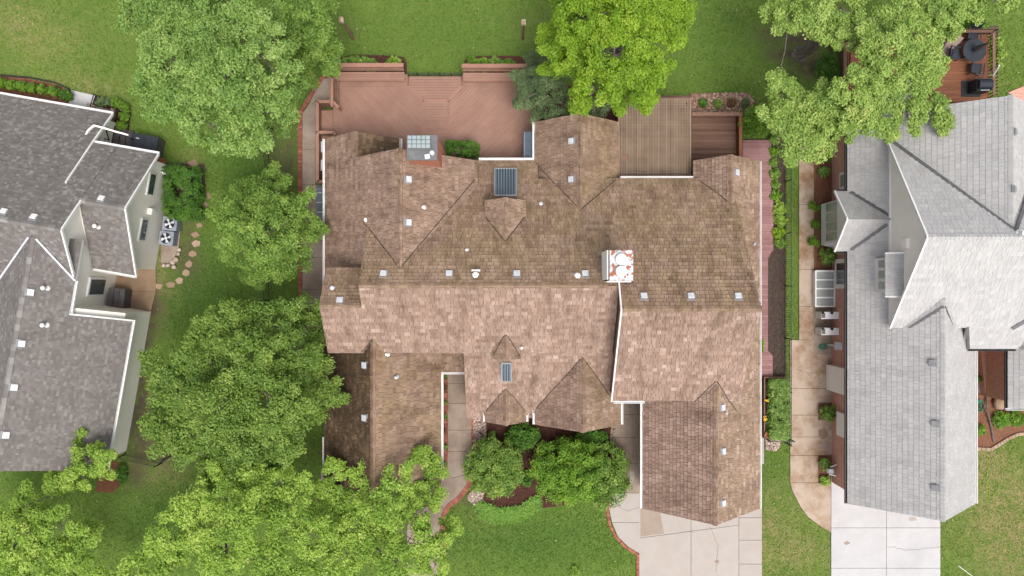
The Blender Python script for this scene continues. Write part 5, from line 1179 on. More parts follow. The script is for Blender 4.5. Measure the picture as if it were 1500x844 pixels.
# front bed
bush('round_shrub', 'rounded mid green shrub standing between gravel strip and mulch in the front bed', 'shrub', 724, 687, 48, 2.4, 'mid', 31, size=.11, per=90, dens=4.2, rc=.3)
bush('round_shrub', 'largest glossy green shrub of the front bed, spreading over the driveway path', 'shrub', 834, 690, 64, 2.6, 'box', 32, size=.11, per=90, ry=54, dens=4.2, rc=.3)
bush('round_shrub', 'darker round shrub against the larger glossy one, at the driveway path', 'shrub', 886, 697, 42, 2.2, 'mid', 33, size=.11, per=80, ry=52, dens=3.2, rc=.28)
bush('shrub', 'deep green shrub under the eave between the two small front gables', 'shrub', 766, 640, 28, 1.3, 'hedge', 34, size=.11, per=60, ry=24, dens=3.2)
bush('shrub', 'dark shrub tucked under the eave of the wider front gable', 'shrub', 868, 640, 26, 1.0, 'hedge', 35, size=.1, per=50, ry=12)
bush('plant', 'tiny solitary plant in the dark mulch below the narrow front gable', 'plant', 721, 637, 6, .3, 'mid', 36, size=.1, per=14, stem=False)
bush('plant', 'small dark plant between the round shrub and the larger glossy shrub', 'plant', 772, 702, 9, .5, 'hedge', 37, size=.1, per=20, stem=False, ry=14)
def grass_tuft(name, label, pts, n, hh, mat, seed, cat='ornamental grass'):
    rng = np.random.default_rng(seed); q = PL(pts); a = np.array(q); lo, hi = a.min(0), a.max(0); P = []
    while len(P) < n:
        c_ = rng.uniform(lo, hi)
        if inside(tuple(c_), q): P.append(c_)
    P = np.array(P); m_ = a.mean(0); al = rng.uniform(0, 6.28, n); d = np.stack([np.cos(al), np.sin(al)], 1)
    h = hh * rng.uniform(.6, 1.1, n); w = .03; l_ = h * rng.uniform(.4, .9, n)
    b0 = np.concatenate([P, np.full((n, 1), .02)], 1); tip = np.concatenate([P + d * l_[:, None], h[:, None] * .8], 1); sd = np.stack([-d[:, 1], d[:, 0], np.zeros(n)], 1) * w / 2
    mid = (b0 + tip) / 2 + np.stack([np.zeros(n), np.zeros(n), h * .3], 1)
    V = np.concatenate([np.stack([b0 - sd, b0 + sd, mid + sd, mid - sd], 1), np.stack([mid - sd, mid + sd, tip + sd * .2, tip - sd * .2], 1)]); k = rng.random(n); EXCL.append(q)
    o = fastmesh(name, V, L[mat], np.concatenate([k, k]), None, (float(m_[0]), float(m_[1]), 0)); return tag(o, label, cat)
grass_tuft('ornamental_grass', 'crescent of fine bright green grass edging the front mulch bed', [(697, 738), (705, 734), (730, 745), (760, 742), (785, 726), (792, 728), (792, 742), (775, 756), (750, 764), (722, 763), (702, 756)], 4200, .28, 'grassy', 41)
# hedges and boxwoods by the left house
hd = bush('hedge', 'clipped square hedge beside the cream wall and the air conditioners', 'hedge', 269, 283, 25, 1.5, 'hedge', 42, size=.09, per=110, ry=38, dens=4.5, rc=.24, boxy=True)
bl = [(2, 121, 'cut off by the picture edge'), (16, 125, 'second from the picture edge'), (32, 126, 'third from the picture edge'), (47, 129, 'fourth from the picture edge'), (63, 131, 'fifth from the picture edge, lightest'), (79, 134, 'sixth, beside the dark bush')]
for i, (x, y, s_) in enumerate(bl): bush('boxwood', f'round boxwood in the row behind the dark asphalt roof, {s_}', 'shrub', x, y, 8.5, .8, 'box', 50 + i, 'boxwoods in a row', .06, 70, rc=.1)
bush('shrub', 'dark green bush ending the row of boxwoods at the paved step', 'shrub', 97, 139, 11, .8, 'hedge', 57, size=.07, per=45, ry=9)
for i, (x, y, s_) in enumerate([(170, 151, 'uppermost'), (182, 157, 'at the outer bend'), (182, 171, 'in the middle of the column'), (178, 184, 'lowest')]): bush('boxwood', f'round boxwood by the stone ledge of the corner patio, {s_}', 'shrub', x, y, 8.3, .7, 'box', 60 + i, 'boxwoods by the corner patio', .06, 45, rc=.1)
bush('shrub', 'low bluish green spreading bush beside the black step railing', 'shrub', 150, 150, 12, .6, 'olive', 65, size=.07, per=40, ry=8)
# plants behind the deck
pd = [(527, 91, 20, 'left of the bare mulch gap', 'mid'), (511, 92, 12, 'at the left end behind the bench', 'mid'), (540, 94, 14, 'just left of the gap', 'mid'), (576, 93, 14, 'by the rounded end with a pale stake', 'lime'), (692, 93, 12, 'first past the open step', 'box'), (709, 95, 12, 'second past the open step', 'box'), (727, 93, 13, 'third past the open step', 'mid'), (745, 96, 12, 'closest to the olive tree', 'box'), (488, 102, 8, 'small one at the angled brick edging', 'hedge')]
for i, (x, y, r, s_, m_) in enumerate(pd): bush('shrub', f'leafy shrub behind the terracotta deck benches, {s_}', 'shrub', x, y, r, .8, m_, 70 + i, 'shrubs behind the deck benches', .13, 34, ry=11, dens=2.2)
for i, (x, y, s_) in enumerate([(1030, 151, 'nearest the pergola, darkest'), (1052, 152, 'middle one, brightest'), (1072, 151, 'brownish third one'), (1092, 150, 'last before the round shrub')]): bush('plant', f'small plant in the bark chip bed, {s_}', 'plant', x, y, 7, .4, ['hedge', 'mid', 'rust', 'olive'][i], 85 + i, 'plants in the bark chip bed', .1, 26, stem=False)
bush('round_shrub', 'round light green shrub at the corner of the small brown deck', 'shrub', 1105, 180, 27, 1.6, 'box', 90, size=.10, per=55, dens=3.2, rc=.24)
bush('shrub', 'clipped dark green shrub on the terracotta deck between chimney and white gutter', 'shrub', 678, 222, 23, 1.5, 'hedge', 91, size=.08, per=70, ry=11, dens=4, rc=.16, boxy=True, z0=.5)
# side bed
i = 0
for x, y, r, m_, s_ in [(1134, 205, 9, 'mid', 'first, nearest the round shrub'), (1135, 222, 9, 'box', 'second'), (1134, 238, 8, 'mid', 'third'), (1135, 255, 9, 'mid', 'fourth'), (1135, 271, 8, 'mid', 'fifth'), (1137, 287, 10, 'box', 'sixth'), (1142, 305, 11, 'lime', 'yellow green seventh'), (1143, 322, 11, 'lime', 'yellowest, eighth'), (1141, 340, 11, 'bright', 'ninth'), (1142, 356, 10, 'mid', 'last before the bare bed')]:
    bush('side_plant', f'leafy plant beside the red boardwalk, {s_} counting toward the driveway', 'plant', x, y, r, .45, m_, 100 + i, 'plants along the red boardwalk', .13, 24, dens=2, stem=False); i += 1
bush('planter_foliage', 'dense green leaves filling the raised planter box by the garage', 'plant', 1138, 598, 15, .6, 'light', 120, size=.12, per=60, ry=43, dens=6, rc=.18, boxy=True, stem=False, z0=.35, wid=.25)
bush('shrub', 'half hidden round shrub against the east eave above the red boardwalk', 'shrub', 1113, 506, 8, .9, 'box', 121, size=.08, per=36, ry=12)
# right house plants
for i, (x, y, r, s_) in enumerate([(1193, 302, 9, 'beside the top corner of the bay'), (1194, 329, 7, 'smallest, at the middle of the bay'), (1192, 354, 10, 'largest, below the bay')]): bush('fern', f'bright green fern by the white bay window, {s_}', 'fern', x, y, r, .5, 'box', 125 + i, 'ferns by the bay window', .16, 16, dens=1.6, wid=.2, stem=False)
bush('shrub', 'green shrub with pink blooms between the bay window and the window well', 'shrub', 1213, 376, 15, 1.0, 'mid', 130, size=.12, per=26, dens=2.2)
bush('shrub', 'loose dark green shrub against the brick wall over the stained apron', 'shrub', 1213, 606, 15, 1.1, 'mid', 131, size=.16, per=24, dens=2.0, wid=.3)
bush('shrub', 'small green shrub in the square soil pocket by the garage corner', 'shrub', 1209, 681, 10, .7, 'mid', 132, size=.12, per=26)
bush('plant', 'yellow green plant below the small shrub at the garage corner', 'plant', 1209, 704, 8, .4, 'lime', 133, size=.12, per=20, stem=False)
bush('shrub', 'low green bush under the pale tree in the brick side bed', 'shrub', 1207, 252, 9, .5, 'mid', 134, size=.12, per=20)
for i, (x, y, s_) in enumerate([(1225, 62, 'above the dark red board'), (1215, 88, 'with white blooms at its foot'), (1203, 100, 'widest, near the grey trunk'), (1220, 108, 'closest to the pale grey roof')]): bush('daylily', f'clump of strap leaved plants beside the gnarled trunk, {s_}', 'plant', x, y, 13, .5, 'hedge', 140 + i, 'strap leaved clumps by the trunk', .3, 14, dens=1.5, wid=.12, stem=False)
for i, (x, y, s_) in enumerate([(1452, 60, 'upper'), (1453, 76, 'middle'), (1452, 92, 'lower')]): bush('deck_plant', f'{s_} green plant in the strip inside the cedar deck rail', 'plant', x, y, 6, .5, 'box', 150 + i, 'plants inside the deck rail', .09, 24, ry=8, stem=False)
for i, (x, y, r, s_) in enumerate([(1462, 62, 9, 'top'), (1464, 80, 9, 'middle'), (1463, 97, 7, 'bottom')]): bush('yellow_shrub', f'{s_} yellow green shrub outside the cedar deck rail', 'shrub', x, y, r, .6, 'lime', 155 + i, 'yellow shrubs outside the deck rail', .1, 26)
for i, (x, y, s_) in enumerate([(1400, 36, 'left of three'), (1420, 36, 'middle of three'), (1440, 38, 'right of three')]): bush('shrub', f'bright shrub beyond the far rail of the cedar deck, {s_}', 'shrub', x, y, 10, .7, 'box', 160 + i, 'shrubs beyond the deck rail', .1, 28)
for i, (x, y, r, m_, s_) in enumerate([(1436, 630, 9, 'box', 'by the garage eave below the hose'), (1468, 615, 15, 'grassy', 'wide one below the boulder'), (1490, 612, 14, 'box', 'near the picture edge'), (1434, 555, 5, 'box', 'small one beside the hose')]): bush('entrance_shrub', f'low shrub in the red mulch entrance bed, {s_}', 'shrub', x, y, r, .5, m_, 165 + i, 'low entrance shrubs', .09, 34)
for i, y in enumerate((570, 590, 610, 632, 655, 680)): bush('edging_plant', f'small plant in the narrow strip beside the front walk, number {i + 1} from the shaded end', 'plant', 649.5, y, 5 if i % 2 else 6, .35, 'mid' if i % 3 else 'rust', 175 + i, 'plants in the narrow strip', .1, 16, stem=False)
bush('shrub', 'low dark shrub in red mulch at the corner of the cream garage', 'shrub', 178, 695, 9, .6, 'hedge', 185, size=.09, per=30, ry=16)
bush('shrub', 'small yellow green shoot in the shade under the broad mid green tree', 'shrub', 300, 213, 5, .4, 'bright', 186, size=.1, per=20)
bush('tree_shoot', 'tiny yellow green seedling on the front lawn near the bottom edge', 'plant', 842, 838, 9, .4, 'lime', 187, size=.1, per=14, stem=False, dens=1)

# lawn blades (countless)
rng = np.random.default_rng(77); NB = 230000
bx = rng.uniform(-27.5, 27.5, NB); by = rng.uniform(-15.8, 15.8, NB); keep = np.ones(NB, bool)
def np_inside(x, y, poly):
    c = np.zeros(len(x), bool); n = len(poly)
    for i in range(n):
        x1, y1 = poly[i]; x2, y2 = poly[i - 1]
        if abs(y2 - y1) < 1e-9: continue
        cond = ((y1 > y) != (y2 > y)) & (x < (x2 - x1) * (y - y1) / (y2 - y1) + x1); c ^= cond
    return c
house_fp = [[(-8.8, -9.1), (-3.75, -9.1), (-3.75, -3), (-2, -3), (-2, -6.1), (5, -6.1), (5, -4), (6.7, -4), (6.7, -10.4), (11.7, -10.4), (11.7, 6), (5, 6), (5, 7.8), (1.4, 7.8), (1.4, 6), (-5.7, 6), (-5.7, 7.1), (-8.8, 7.1)],
            [TL(-36, 5), TL(-21.6, 5), TL(-18.5, 3.2), TL(-18.4, -12), TL(-36, -12)], [(16.7, -10.2), (22.3, -10.2), (22.3, -2), (30, -2), (30, 8), (16.7, 8)]]
for q in EXCL + house_fp: keep &= ~np_inside(bx, by, q)
ppx = CX + bx * F / HC; ppy = CY - by * F / HC
def npf(lst): return np.clip(sum(w * np.exp(-(((ppx - a) / b) ** 2 + ((ppy - c) / d) ** 2)) for a, c, b, d, w in lst), 0, 1)
dry, bare, cool = npf(DRY), npf(BARE), npf(COOL)
keep &= rng.random(NB) > bare * 1.1
bx, by, dry, cool = bx[keep], by[keep], dry[keep], cool[keep]; n = len(bx)
al = rng.uniform(0, 6.28, n); d = np.stack([np.cos(al), np.sin(al), np.zeros(n)], 1); sd = np.stack([-d[:, 1], d[:, 0], np.zeros(n)], 1) * .016
P = np.stack([bx, by, np.full(n, -.01)], 1); h = rng.uniform(.035, .075, n)[:, None]; up = np.array([0, 0, 1.0])
tip = P + d * rng.uniform(.03, .09, (n, 1)) + up * h
V = np.stack([P - sd, P + sd, tip + sd * .5, tip - sd * .5], 1)
k = np.clip(rng.random(n) * .72 - .25 * cool + dry * rng.random(n) * .85, 0, 1)  # blades also darkened where tree shade is painted in
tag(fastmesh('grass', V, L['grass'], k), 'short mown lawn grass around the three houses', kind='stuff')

lf = rng.uniform(size=(2600, 2)) * np.array([55, 31.5]) - np.array([27.5, 15.75]); kp = np.ones(len(lf), bool)
for q in EXCL + house_fp: kp &= ~np_inside(lf[:, 0], lf[:, 1], q)
lf = lf[kp]; n = len(lf); al = rng.uniform(0, 6.28, n); t1 = np.stack([np.cos(al), np.sin(al), rng.uniform(-.2, .2, n)], 1) * rng.uniform(.03, .06, (n, 1)); t2 = np.stack([-np.sin(al), np.cos(al), np.zeros(n)], 1) * rng.uniform(.02, .045, (n, 1)); P = np.stack([lf[:, 0], lf[:, 1], np.full(n, .065)], 1)
tag(fastmesh('fallen_leaves', np.stack([P - t1, P - t2, P + t1, P + t2], 1), L['litter'], rng.random(n)), 'scattered fallen leaves and clover heads lying on the lawns', kind='stuff')

# ================================================================== SMALL OBJECTS
# two bird house poles
def birdpole(label, base, lean, seed):
    b0 = W(*base); t_ = thing('bird_house', label, 'bird house', b0, 'bird house poles')
    top = b0 + Vector((lean[0], lean[1], 2.5)); mb = MB(); mb.tube([b0 - Vector((0, 0, .1)), top], [.07, .055], 8); mb.build('post', M['bird_wood'], t_)
    mb = MB(); mb.prism([(top.x - .08, top.y - .1), (top.x + .08, top.y - .1), (top.x + .08, top.y + .1), (top.x - .08, top.y + .1)], top.z, top.z + .3); mb.build('nest_box', M['tan_paint'], t_)
    mb = MB(); q = top + Vector((0, 0, .3)); mb.add([q + Vector((-.11, -.13, 0)), q + Vector((.11, -.13, 0)), q + Vector((.11, .13, 0)), q + Vector((-.11, .13, 0)), q + Vector((0, -.13, .1)), q + Vector((0, .13, .1))], [(0, 1, 4), (2, 3, 5), (1, 2, 5, 4), (3, 0, 4, 5), (0, 3, 2, 1)]); mb.build('roof', M['tan_paint'], t_)
    return t_
birdpole('tan bird house on a leaning brown post on bare earth near the deck benches', (518, 57), (-.1, .12), 1)
birdpole('tan bird house on an upright brown post near the vivid yellow green tree', (766, 57), (0, 0), 2)
# condenser units by the left house
def condenser(label, px, py, rz):
    b0 = W(px, py, 0.03); t_ = thing('air_conditioner', label, 'air conditioner', b0, 'condenser units by the cream wall'); t_.rotation_euler = (0, 0, rz); z = b0.z; o = Vector(b0)
    mb = MB(); s_ = .36
    mb.prism([(o.x - s_, o.y - s_), (o.x + s_, o.y - s_), (o.x + s_, o.y + s_), (o.x - s_, o.y + s_)], z + .03, z + .68)
    for k in range(12):
        for sx, sy, w, l in ((1, 0, .02, .012), (-1, 0, .02, .012)): mb.box((o.x + sx * (s_ + .006), o.y - s_ + .06 + k * .058, z + .35), (.014, .02, .55), 0, 0, .2)
    mb.build('cabinet', M['ac_paint'], t_)
    mb = MB(); mb.lathe((o.x, o.y, z + .68), [(.29, 0), (.29, .012)], 24); mb.build('fan_well', M['black'], t_)
    mb = MB()
    for k in range(24):
        a0, a1 = k * math.pi / 12, (k + 1) * math.pi / 12; mb.beam((o.x + .31 * math.cos(a0), o.y + .31 * math.sin(a0), z + .70), (o.x + .31 * math.cos(a1), o.y + .31 * math.sin(a1), z + .70), .05, .04)
    mb.build('fan_ring', M['ac_paint'], t_)
    mb = MB()
    for k in range(4):
        a = k * math.pi / 2 + .4; q = Vector((o.x, o.y, z + .705)); v = []
        for r_, da in ((.06, -.3), (.25, -.30), (.27, .32), (.06, .3)): v.append(q + Vector((r_ * math.cos(a + da), r_ * math.sin(a + da), .02 * (1 if da < 0 else -.2))))
        mb.add(v + [x + Vector((0, 0, .006)) for x in v], [(0, 1, 2, 3), (7, 6, 5, 4)], 0, .5)
    mb.lathe((o.x, o.y, z + .70), [(.07, 0), (.07, .04), (.02, .05)], 12); mb.build('fan', M['galv'], t_)
    return t_
condenser('grey blue air conditioner nearest the hedge, beside the cream wall', 256, 329, -.08); condenser('grey blue air conditioner nearest the rock pile, beside the cream wall', 251, 350, -.12)
def heatpump(label, px, py):
    p = W(px, py, .1); t_ = thing('air_conditioner', label, 'air conditioner', (p.x, p.y, 0), 'slim heat pumps')
    mb = MB(); mb.box((p.x + .03, p.y, .55), (.98, .36, .9)); mb.build('cabinet', M['white'], t_)
    mb = MB(); mb.box((p.x - .36, p.y, 1.012), (.18, .26, .02)); mb.box((p.x - .36, p.y - .19, .6), (.2, .02, .7)); mb.build('grille', M['grey_metal'], t_)
    mb = MB(); mb.lathe((p.x + .05, p.y + .14, 1.0), [(.07, 0), (.07, .12), (.03, .14)], 10); mb.lathe((p.x - .4, p.y + .14, 1.0), [(.06, 0), (.06, .1), (.03, .12)], 10); mb.build('fan_hub', M['black'], t_)
    mb = MB(); mb.tube([(p.x + .5, p.y + .1, .8), (p.x + .58, p.y + .12, .7), (p.x + .6, p.y - .3, .2)], .03, 6); mb.build('pipe', M['black'], t_)
heatpump('white slim heat pump nearest the framed window well, by the red brick wall', 1207, 461.5); heatpump('white slim heat pump nearest the green hose, by the red brick wall', 1207, 484.5)
slabs('path', [[(1191, 450), (1221, 450), (1221, 520), (1191, 520)]], 'conc_path', .06)
# window well with four frosted panels
a, b2 = W(1195, 449, .5), W(1223, 397, .5); t_ = thing('window_well', 'white framed window well cover with four frosted panels by the brick wall', 'window well', ((a.x + b2.x) / 2, (a.y + b2.y) / 2, 0))
mb = MB(); mb.prism([(a.x, a.y), (b2.x, a.y), (b2.x, b2.y), (a.x, b2.y)], 0, .44); mb.build('well_wall', M['stucco'], t_)
for k in range(4): mb = MB(); y0 = a.y + (b2.y - a.y) * k / 4; mb.box(((a.x + b2.x) / 2, y0 + (b2.y - a.y) / 8, .46), (b2.x - a.x - .12, (b2.y - a.y) / 4 - .05, .03)); mb.build('panel', M['frost'], t_)
mb = MB()
for k in range(5): y0 = a.y + (b2.y - a.y) * k / 4; mb.box(((a.x + b2.x) / 2, y0, .48), (b2.x - a.x, .07, .06))
for x in (a.x, b2.x): mb.box((x, (a.y + b2.y) / 2, .482), (.07, b2.y - a.y + .07, .06))
mb.build('frame', M['white'], t_)
# hoses
def hose(label, px, py, r, turns, mat='hose', sq=.6):
    c0 = W(px, py, .07); mb = MB(); pts = []; rg = random.Random(px)
    for k in range(turns * 14): a = k * 6.283 / 14; rr_ = r * (.75 + .25 * math.sin(a * .37 + px)) * (.8 + .2 * rg.random()); pts.append((c0.x + rr_ * math.cos(a) + .06 * math.sin(a * .3), c0.y + rr_ * sq * math.sin(a), c0.z + .03 * (k / 14) + .01 * rg.random()))
    mb.tube(pts, .02, 6); return tag(mb.build('garden_hose', M[mat], org=c0), label, 'hose')
hose('green garden hose coiled on the pad below the heat pumps', 1205, 508, .28, 3); hose('teal garden hose in a heap by the garage eave near the boulder', 1432, 594, .26, 5, sq=1.5)
# left house patio things
c0 = Vector((*TL(-19.95, -3.6), .05)); p = W(171, 437, .9); t_ = thing('storage_box', 'dark grey boarded storage box with sloping lid on the brown patio', 'storage box', (p.x, p.y, .05))
mb = MB(); mb.box((p.x, p.y, .5), (.75, .95, .9), -.12); mb.build('body', M['slate_grey'], t_)
for k in range(3): mb = MB(); mb.box((p.x - .27 + .27 * k, p.y - .03 * (k - 1), .99 - .03 * k), (.255, 1.02, .05), -.12); mb.build('lid_board', M['slate_grey'], t_)
p = W(171, 460, .4); mb = MB(); mb.box((p.x, p.y, .35), (.7, .3, .6), -.1); mb.box((p.x, p.y, .66), (.74, .34, .04), -.1, 0); tag(mb.build('tool_case', M['blue_metal'], org=p), 'bluish low case below the dark storage box', 'case')
p = W(211, 212, .9); t_ = thing('covered_spa', 'spa under a folded dark vinyl cover at the corner of the dark asphalt roof', 'spa', (p.x, p.y, 0)); mb = MB()
mb.box((p.x, p.y, .42), (1.35, .9, .84), -.2); mb.build('tub', M['slate_grey'], t_)
for s_ in (-1, 1): mb = MB(); mb.box((p.x + s_ * .35, p.y - s_ * .07, .9 + .02 * s_), (.69, 1.0, .1), -.2); mb.build('cover_panel', M['cover_dark'], t_)
mb = MB(); mb.box((p.x - .3, p.y + .32, .97), (.16, .05, .03), -.2); mb.build('label_plate', M['galv'], t_)
st = thing('steps', 'dark grey wooden steps with a black railing between patio and covered spa', 'steps', W(178, 202, 0))
for k in range(4): p = W(162 + 9 * k, 197 + 2.6 * k, .5 - .12 * k); mb = MB(); mb.box((p.x, p.y, .27 - .06 * k), (.29, .95, .54 - .12 * k), -.2); mb.build('tread', M['slate_grey'], st)
rp = [(146, 199), (155, 190), (166, 193), (190, 203)]
mb = MB()
for i in range(3): mb.beam(W(*rp[i], 1.3), W(*rp[i + 1], 1.3), .05, .05)
mb.beam(W(146, 199, 1.3), W(153, 209, 1.3), .05, .05); mb.beam(W(155, 190, 1.3), W(160, 206, 1.3), .05, .05); mb.beam(W(148, 202, 1.3), W(159, 205, 1.3), .05, .05); mb.build('railing', M['black'], st)
for x, y in rp: p = W(x, y, 1.3); mb = MB(); mb.box((p.x, p.y, .65), (.05, .05, 1.28)); mb.build('post', M['black'], st)
mb = MB(); t_ = thing('step_railing', 'black metal railing along the paved path behind the dark asphalt roof', 'railing', W(133, 150, 0))
for x, y in ((138, 138), (136, 145), (134, 152), (131, 160)): p = W(x, y, .9); mb.box((p.x, p.y, .45), (.03, .03, .9))
mb.build('post', M['black'], t_); mb = MB(); mb.beam(W(138, 136, .9), W(130, 163, .9), .04, .04)
for k in range(6): mb.beam(W(139 - 1.2 * k, 140 + 4 * k, .06), W(146 - 1.2 * k, 141.5 + 4 * k, .06), .03, .03)
mb.build('rail', M['black'], t_)
def chair(label, px, py, rz, mat, group=None):
    p = W(px, py, .45); z0 = .05 if px < 700 else .5; t_ = thing('chair', label, 'chair', (p.x, p.y, z0), group); t_.rotation_euler = (0, 0, rz); o = Vector((p.x, p.y, z0))
    mb = MB(); mb.box(o + Vector((0, 0, .42)), (.52, .52, .05)); mb.build('seat', M[mat], t_)
    mb = MB(); mb.beam(o + Vector((0, .26, .45)), o + Vector((0, .46, 1.0)), .52, .04); mb.build('backrest', M[mat], t_)
    for sx in (-1, 1):
        mb = MB(); mb.beam(o + Vector((sx * .3, -.26, .62)), o + Vector((sx * .3, .34, .66)), .05, .03); mb.build('armrest', M[mat], t_)
        for sy in (-1, 1): mb = MB(); mb.box(o + Vector((sx * .24, sy * .24, .2)), (.04, .04, .40)); mb.build('leg', M['black'], t_)
    return t_
chair('dark grey patio chair under the corner of the dark asphalt roof', 149, 177, .9, 'slate_grey')
mb = MB(); q = [W(167, 160), W(172, 163), W(164, 194), (W(160, 192))]
tag((mb.prism([(v.x, v.y) for v in q], 0, .35), mb.build('ledge', M['conc_path'], org=q[0]))[1], 'low grey stone ledge between the corner patio and its boxwoods', 'ledge')
p = W(234, 239, .35); mb = MB(); mb.lathe((p.x, p.y, 0), [(.2, 0), (.27, .3), (.29, .3), (.29, .36), (.24, .36), (.22, .25), (.05, .24)], 18); tag(mb.build('flower_pot', M['terracotta'], org=(p.x, p.y, 0)), 'large empty terracotta pot at the corner of the cream wall', 'pot')
# furniture on the cedar deck
chair_ = thing('lounge_chair', 'beige sling reclining chair on the cedar deck', 'chair', W(1390, 69, .5)); o = W(1390, 69, .9); dv = Vector((.42, .9, 0)).normalized(); sd = Vector((.9, -.42, 0))
mb = MB(); mb.beam(o - dv * .55 + Vector((0, 0, -.02)), o + dv * .05, .56, .05); mb.build('seat', M['beige_fabric'], chair_)
mb = MB(); mb.beam(o + dv * .05, o + dv * .5 + Vector((.05, 0, .5)), .56, .05); mb.build('backrest', M['beige_fabric'], chair_)
for s_ in (-1, 1):
    mb = MB(); mb.tube([o + sd * (.3 * s_) - dv * .5, o + sd * (.3 * s_) + Vector((0, 0, .22)), o + sd * (.3 * s_) + dv * .3 + Vector((0, 0, .25))], .025, 6); mb.build('armrest', M['black'], chair_)
    for q in (-.5, .2): mb = MB(); e = o + sd * (.28 * s_) + dv * q; mb.tube([e, (e.x, e.y, .5)], .022, 6); mb.build('leg', M['black'], chair_)
p = W(1427, 74, 1.2); t_ = thing('patio_table', 'round dark patio table with a furled umbrella on the cedar deck', 'table', (p.x, p.y, .5)); mb = MB(); mb.lathe((p.x, p.y, 1.2), [(.58, 0), (.6, .02), (.58, .04)], 28); mb.build('tabletop', M['cover_dark'], t_)
mb = MB(); mb.tube([(p.x, p.y, .5), (p.x, p.y, 2.6)], .03, 8); mb.build('umbrella_pole', M['black'], t_)
mb = MB(); mb.lathe((p.x, p.y, 1.5), [(.16, 0), (.12, .5), (.06, 1.0), (.01, 1.15)], 9); mb.build('umbrella_canopy', M['slate_grey'], t_)
for k in range(4): a = k * math.pi / 2 + .6; mb = MB(); mb.tube([(p.x + .1 * math.cos(a), p.y + .1 * math.sin(a), 1.19), (p.x + .4 * math.cos(a), p.y + .4 * math.sin(a), .5)], .03, 6); mb.build('leg', M['black'], t_)
for i, (dx, dy, rz) in enumerate(((-.85, -.1, 1.5), (.1, .9, -.1), (.25, -.85, 3.0))):
    px_2, py_2 = CX + (p.x + dx) * F / (HC - .45), CY - (p.y + dy) * F / (HC - .45)
    chair(['dark mesh chair on the open side of the round patio table', 'dark mesh chair between the round patio table and the far rail', 'dark mesh chair between the round patio table and the grill'][i], px_2, py_2, rz, 'cover_dark', 'chairs round the patio table')
p = W(1437, 125, 1.3); t_ = thing('grill', 'black covered barbecue grill on a mat at the rail of the cedar deck', 'grill', (p.x, p.y, .5))
mb = MB(); mb.box((p.x - .1, p.y, .515), (1.0, .85, .02)); mb.build('mat', M['black'], t_)
mb = MB(); mb.box((p.x + .12, p.y + .02, .95), (.75, .6, .85)); mb.build('cart', M['cover_dark'], t_)
mb = MB(); mb.tube([(p.x - .22, p.y + .02, 1.4), (p.x + .46, p.y + .02, 1.4)], .26, 14); mb.build('lid', M['cover_dark'], t_)
mb = MB(); mb.tube([(p.x - .1, p.y - .28, 1.45), (p.x + .35, p.y - .28, 1.45)], .02, 6); mb.build('handle', M['galv'], t_)
mb = MB(); a, b2 = W(1455, 128, 1.0), W(1464, 96, 2.3); mb.tube([(a.x, a.y, .0), b2], .045, 8); tag(mb.build('flag_pole', M['white'], org=(a.x, a.y, 0)), 'white leaning pole outside the cedar deck rail', 'pole')
mb = MB(); a = W(1241, 90, .0); mb.box((a.x, a.y, .3), (.12, 2.0, .6)); tag(mb.build('retaining_board', M['deck_warm'], org=a), 'rusty red board edging the strap leaved plants by the gnarled trunk', 'board')
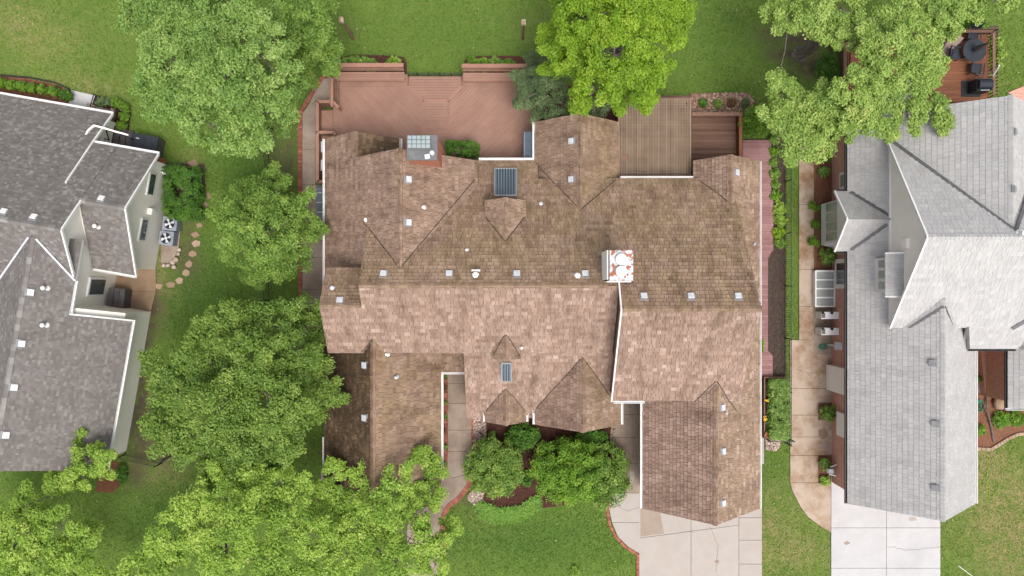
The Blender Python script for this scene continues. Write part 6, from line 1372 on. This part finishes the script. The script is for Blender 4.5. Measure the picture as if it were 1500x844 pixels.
# brick neighbour beyond the top corner
mb = MB(); q = PL([(1476, 136), (1500, 126), (1600, 110), (1600, 150), (1500, 158), (1482, 140)]); mb.prism(q, 0, .05); EXCL.append(q); tag(mb.build('patio', M['brick_red']), kind='structure')
mb = MB(); q = [W(1429, 513), W(1474, 513), W(1474, 583), W(1450, 578), W(1436, 576)]
mb.prism([(v.x, v.y) for v in q], 0, .5); tag(mb.build('entrance_floor', M['brick_red']), kind='structure')
mb = MB(); a = W(1444, 575); mb.tube([a + Vector((0, 0, .1)), W(1446, 600, .3), W(1452, 625, .12), W(1456, 648, .08)], .05, 6); tag(mb.build('fallen_branch', M['bark'], org=a), 'dark winding log edging in the entrance bed by the boulder', 'branch')
mb = MB(); mb.beam(W(1404, 829, .05), W(1424, 844, .05), .024, .02); mb.beam(W(1424, 844, .05), W(1440, 856, .05), .024, .02); tag(mb.build('white_stick', M['white'], org=W(1415, 838, .05)), 'thin white rod lying on the dry lawn beside the white driveway', 'rod')
p = W(1216, 690, .8); t_ = thing('utility_meter', 'white hose reel and gas meter above the small shrub at the garage corner', 'meter', (p.x, p.y, 0)); mb = MB(); mb.box((p.x, p.y, .8), (.25, .22, .3)); mb.build('case', M['galv'], t_)
mb = MB(); mb.tube([(p.x, p.y, 0), (p.x, p.y, .8)], .03, 6); mb.tube([(p.x, p.y + .2, .8), (p.x + .3, p.y + .35, .9)], .025, 6); mb.tube([(p.x, p.y - .2, .7), (p.x + .3, p.y - .25, .8)], .03, 6); mb.build('pipe', M['white'], t_)
# fences
def wirefence(label, pts, h, spacing, mat='black'):
    P_ = [W(*p) for p in pts]; t_ = thing('fence', label, 'fence', P_[0])
    for i in range(len(P_) - 1):
        d = P_[i + 1] - P_[i]; n = max(1, round(d.length / spacing))
        for k in range(n + 1 if i == len(P_) - 2 else n): q = P_[i] + d * k / n; mb = MB(); mb.box((q.x, q.y, h / 2), (.05, .05, h)); mb.build('post', M[mat], t_)
        mb = MB()
        for z in (.15, h - .08): mb.beam(P_[i] + Vector((0, 0, z)), P_[i + 1] + Vector((0, 0, z)), .03, .03)
        m2 = int(d.length / .12)
        for k in range(m2): q = P_[i] + d * (k + .5) / m2; mb.box((q.x, q.y, h / 2), (.014, .014, h - .15))
        mb.build('rail_panel', M[mat], t_)
wirefence('long black picket fence between the red boardwalk bed and the grass strip', [(1150, 190), (1150, 648)], 1.1, 2.9)
wirefence('short black picket fence from the planter box to the apron', [(1122, 643), (1156, 643)], .9, 1.0)
wirefence('black picket fence across the shaded ground under the broad tree', [(368, 222), (394, 222), (400, 190)], 1.1, 1.2); wirefence('black picket fence running along the side path behind the compact tree', [(394, 222), (397, 262), (394, 440)], 1.1, 2.4)
wirefence('black picket gate fence between the cream garage corner and the dark tree', [(184, 665), (238, 678), (250, 668)], 1.1, 1.4)
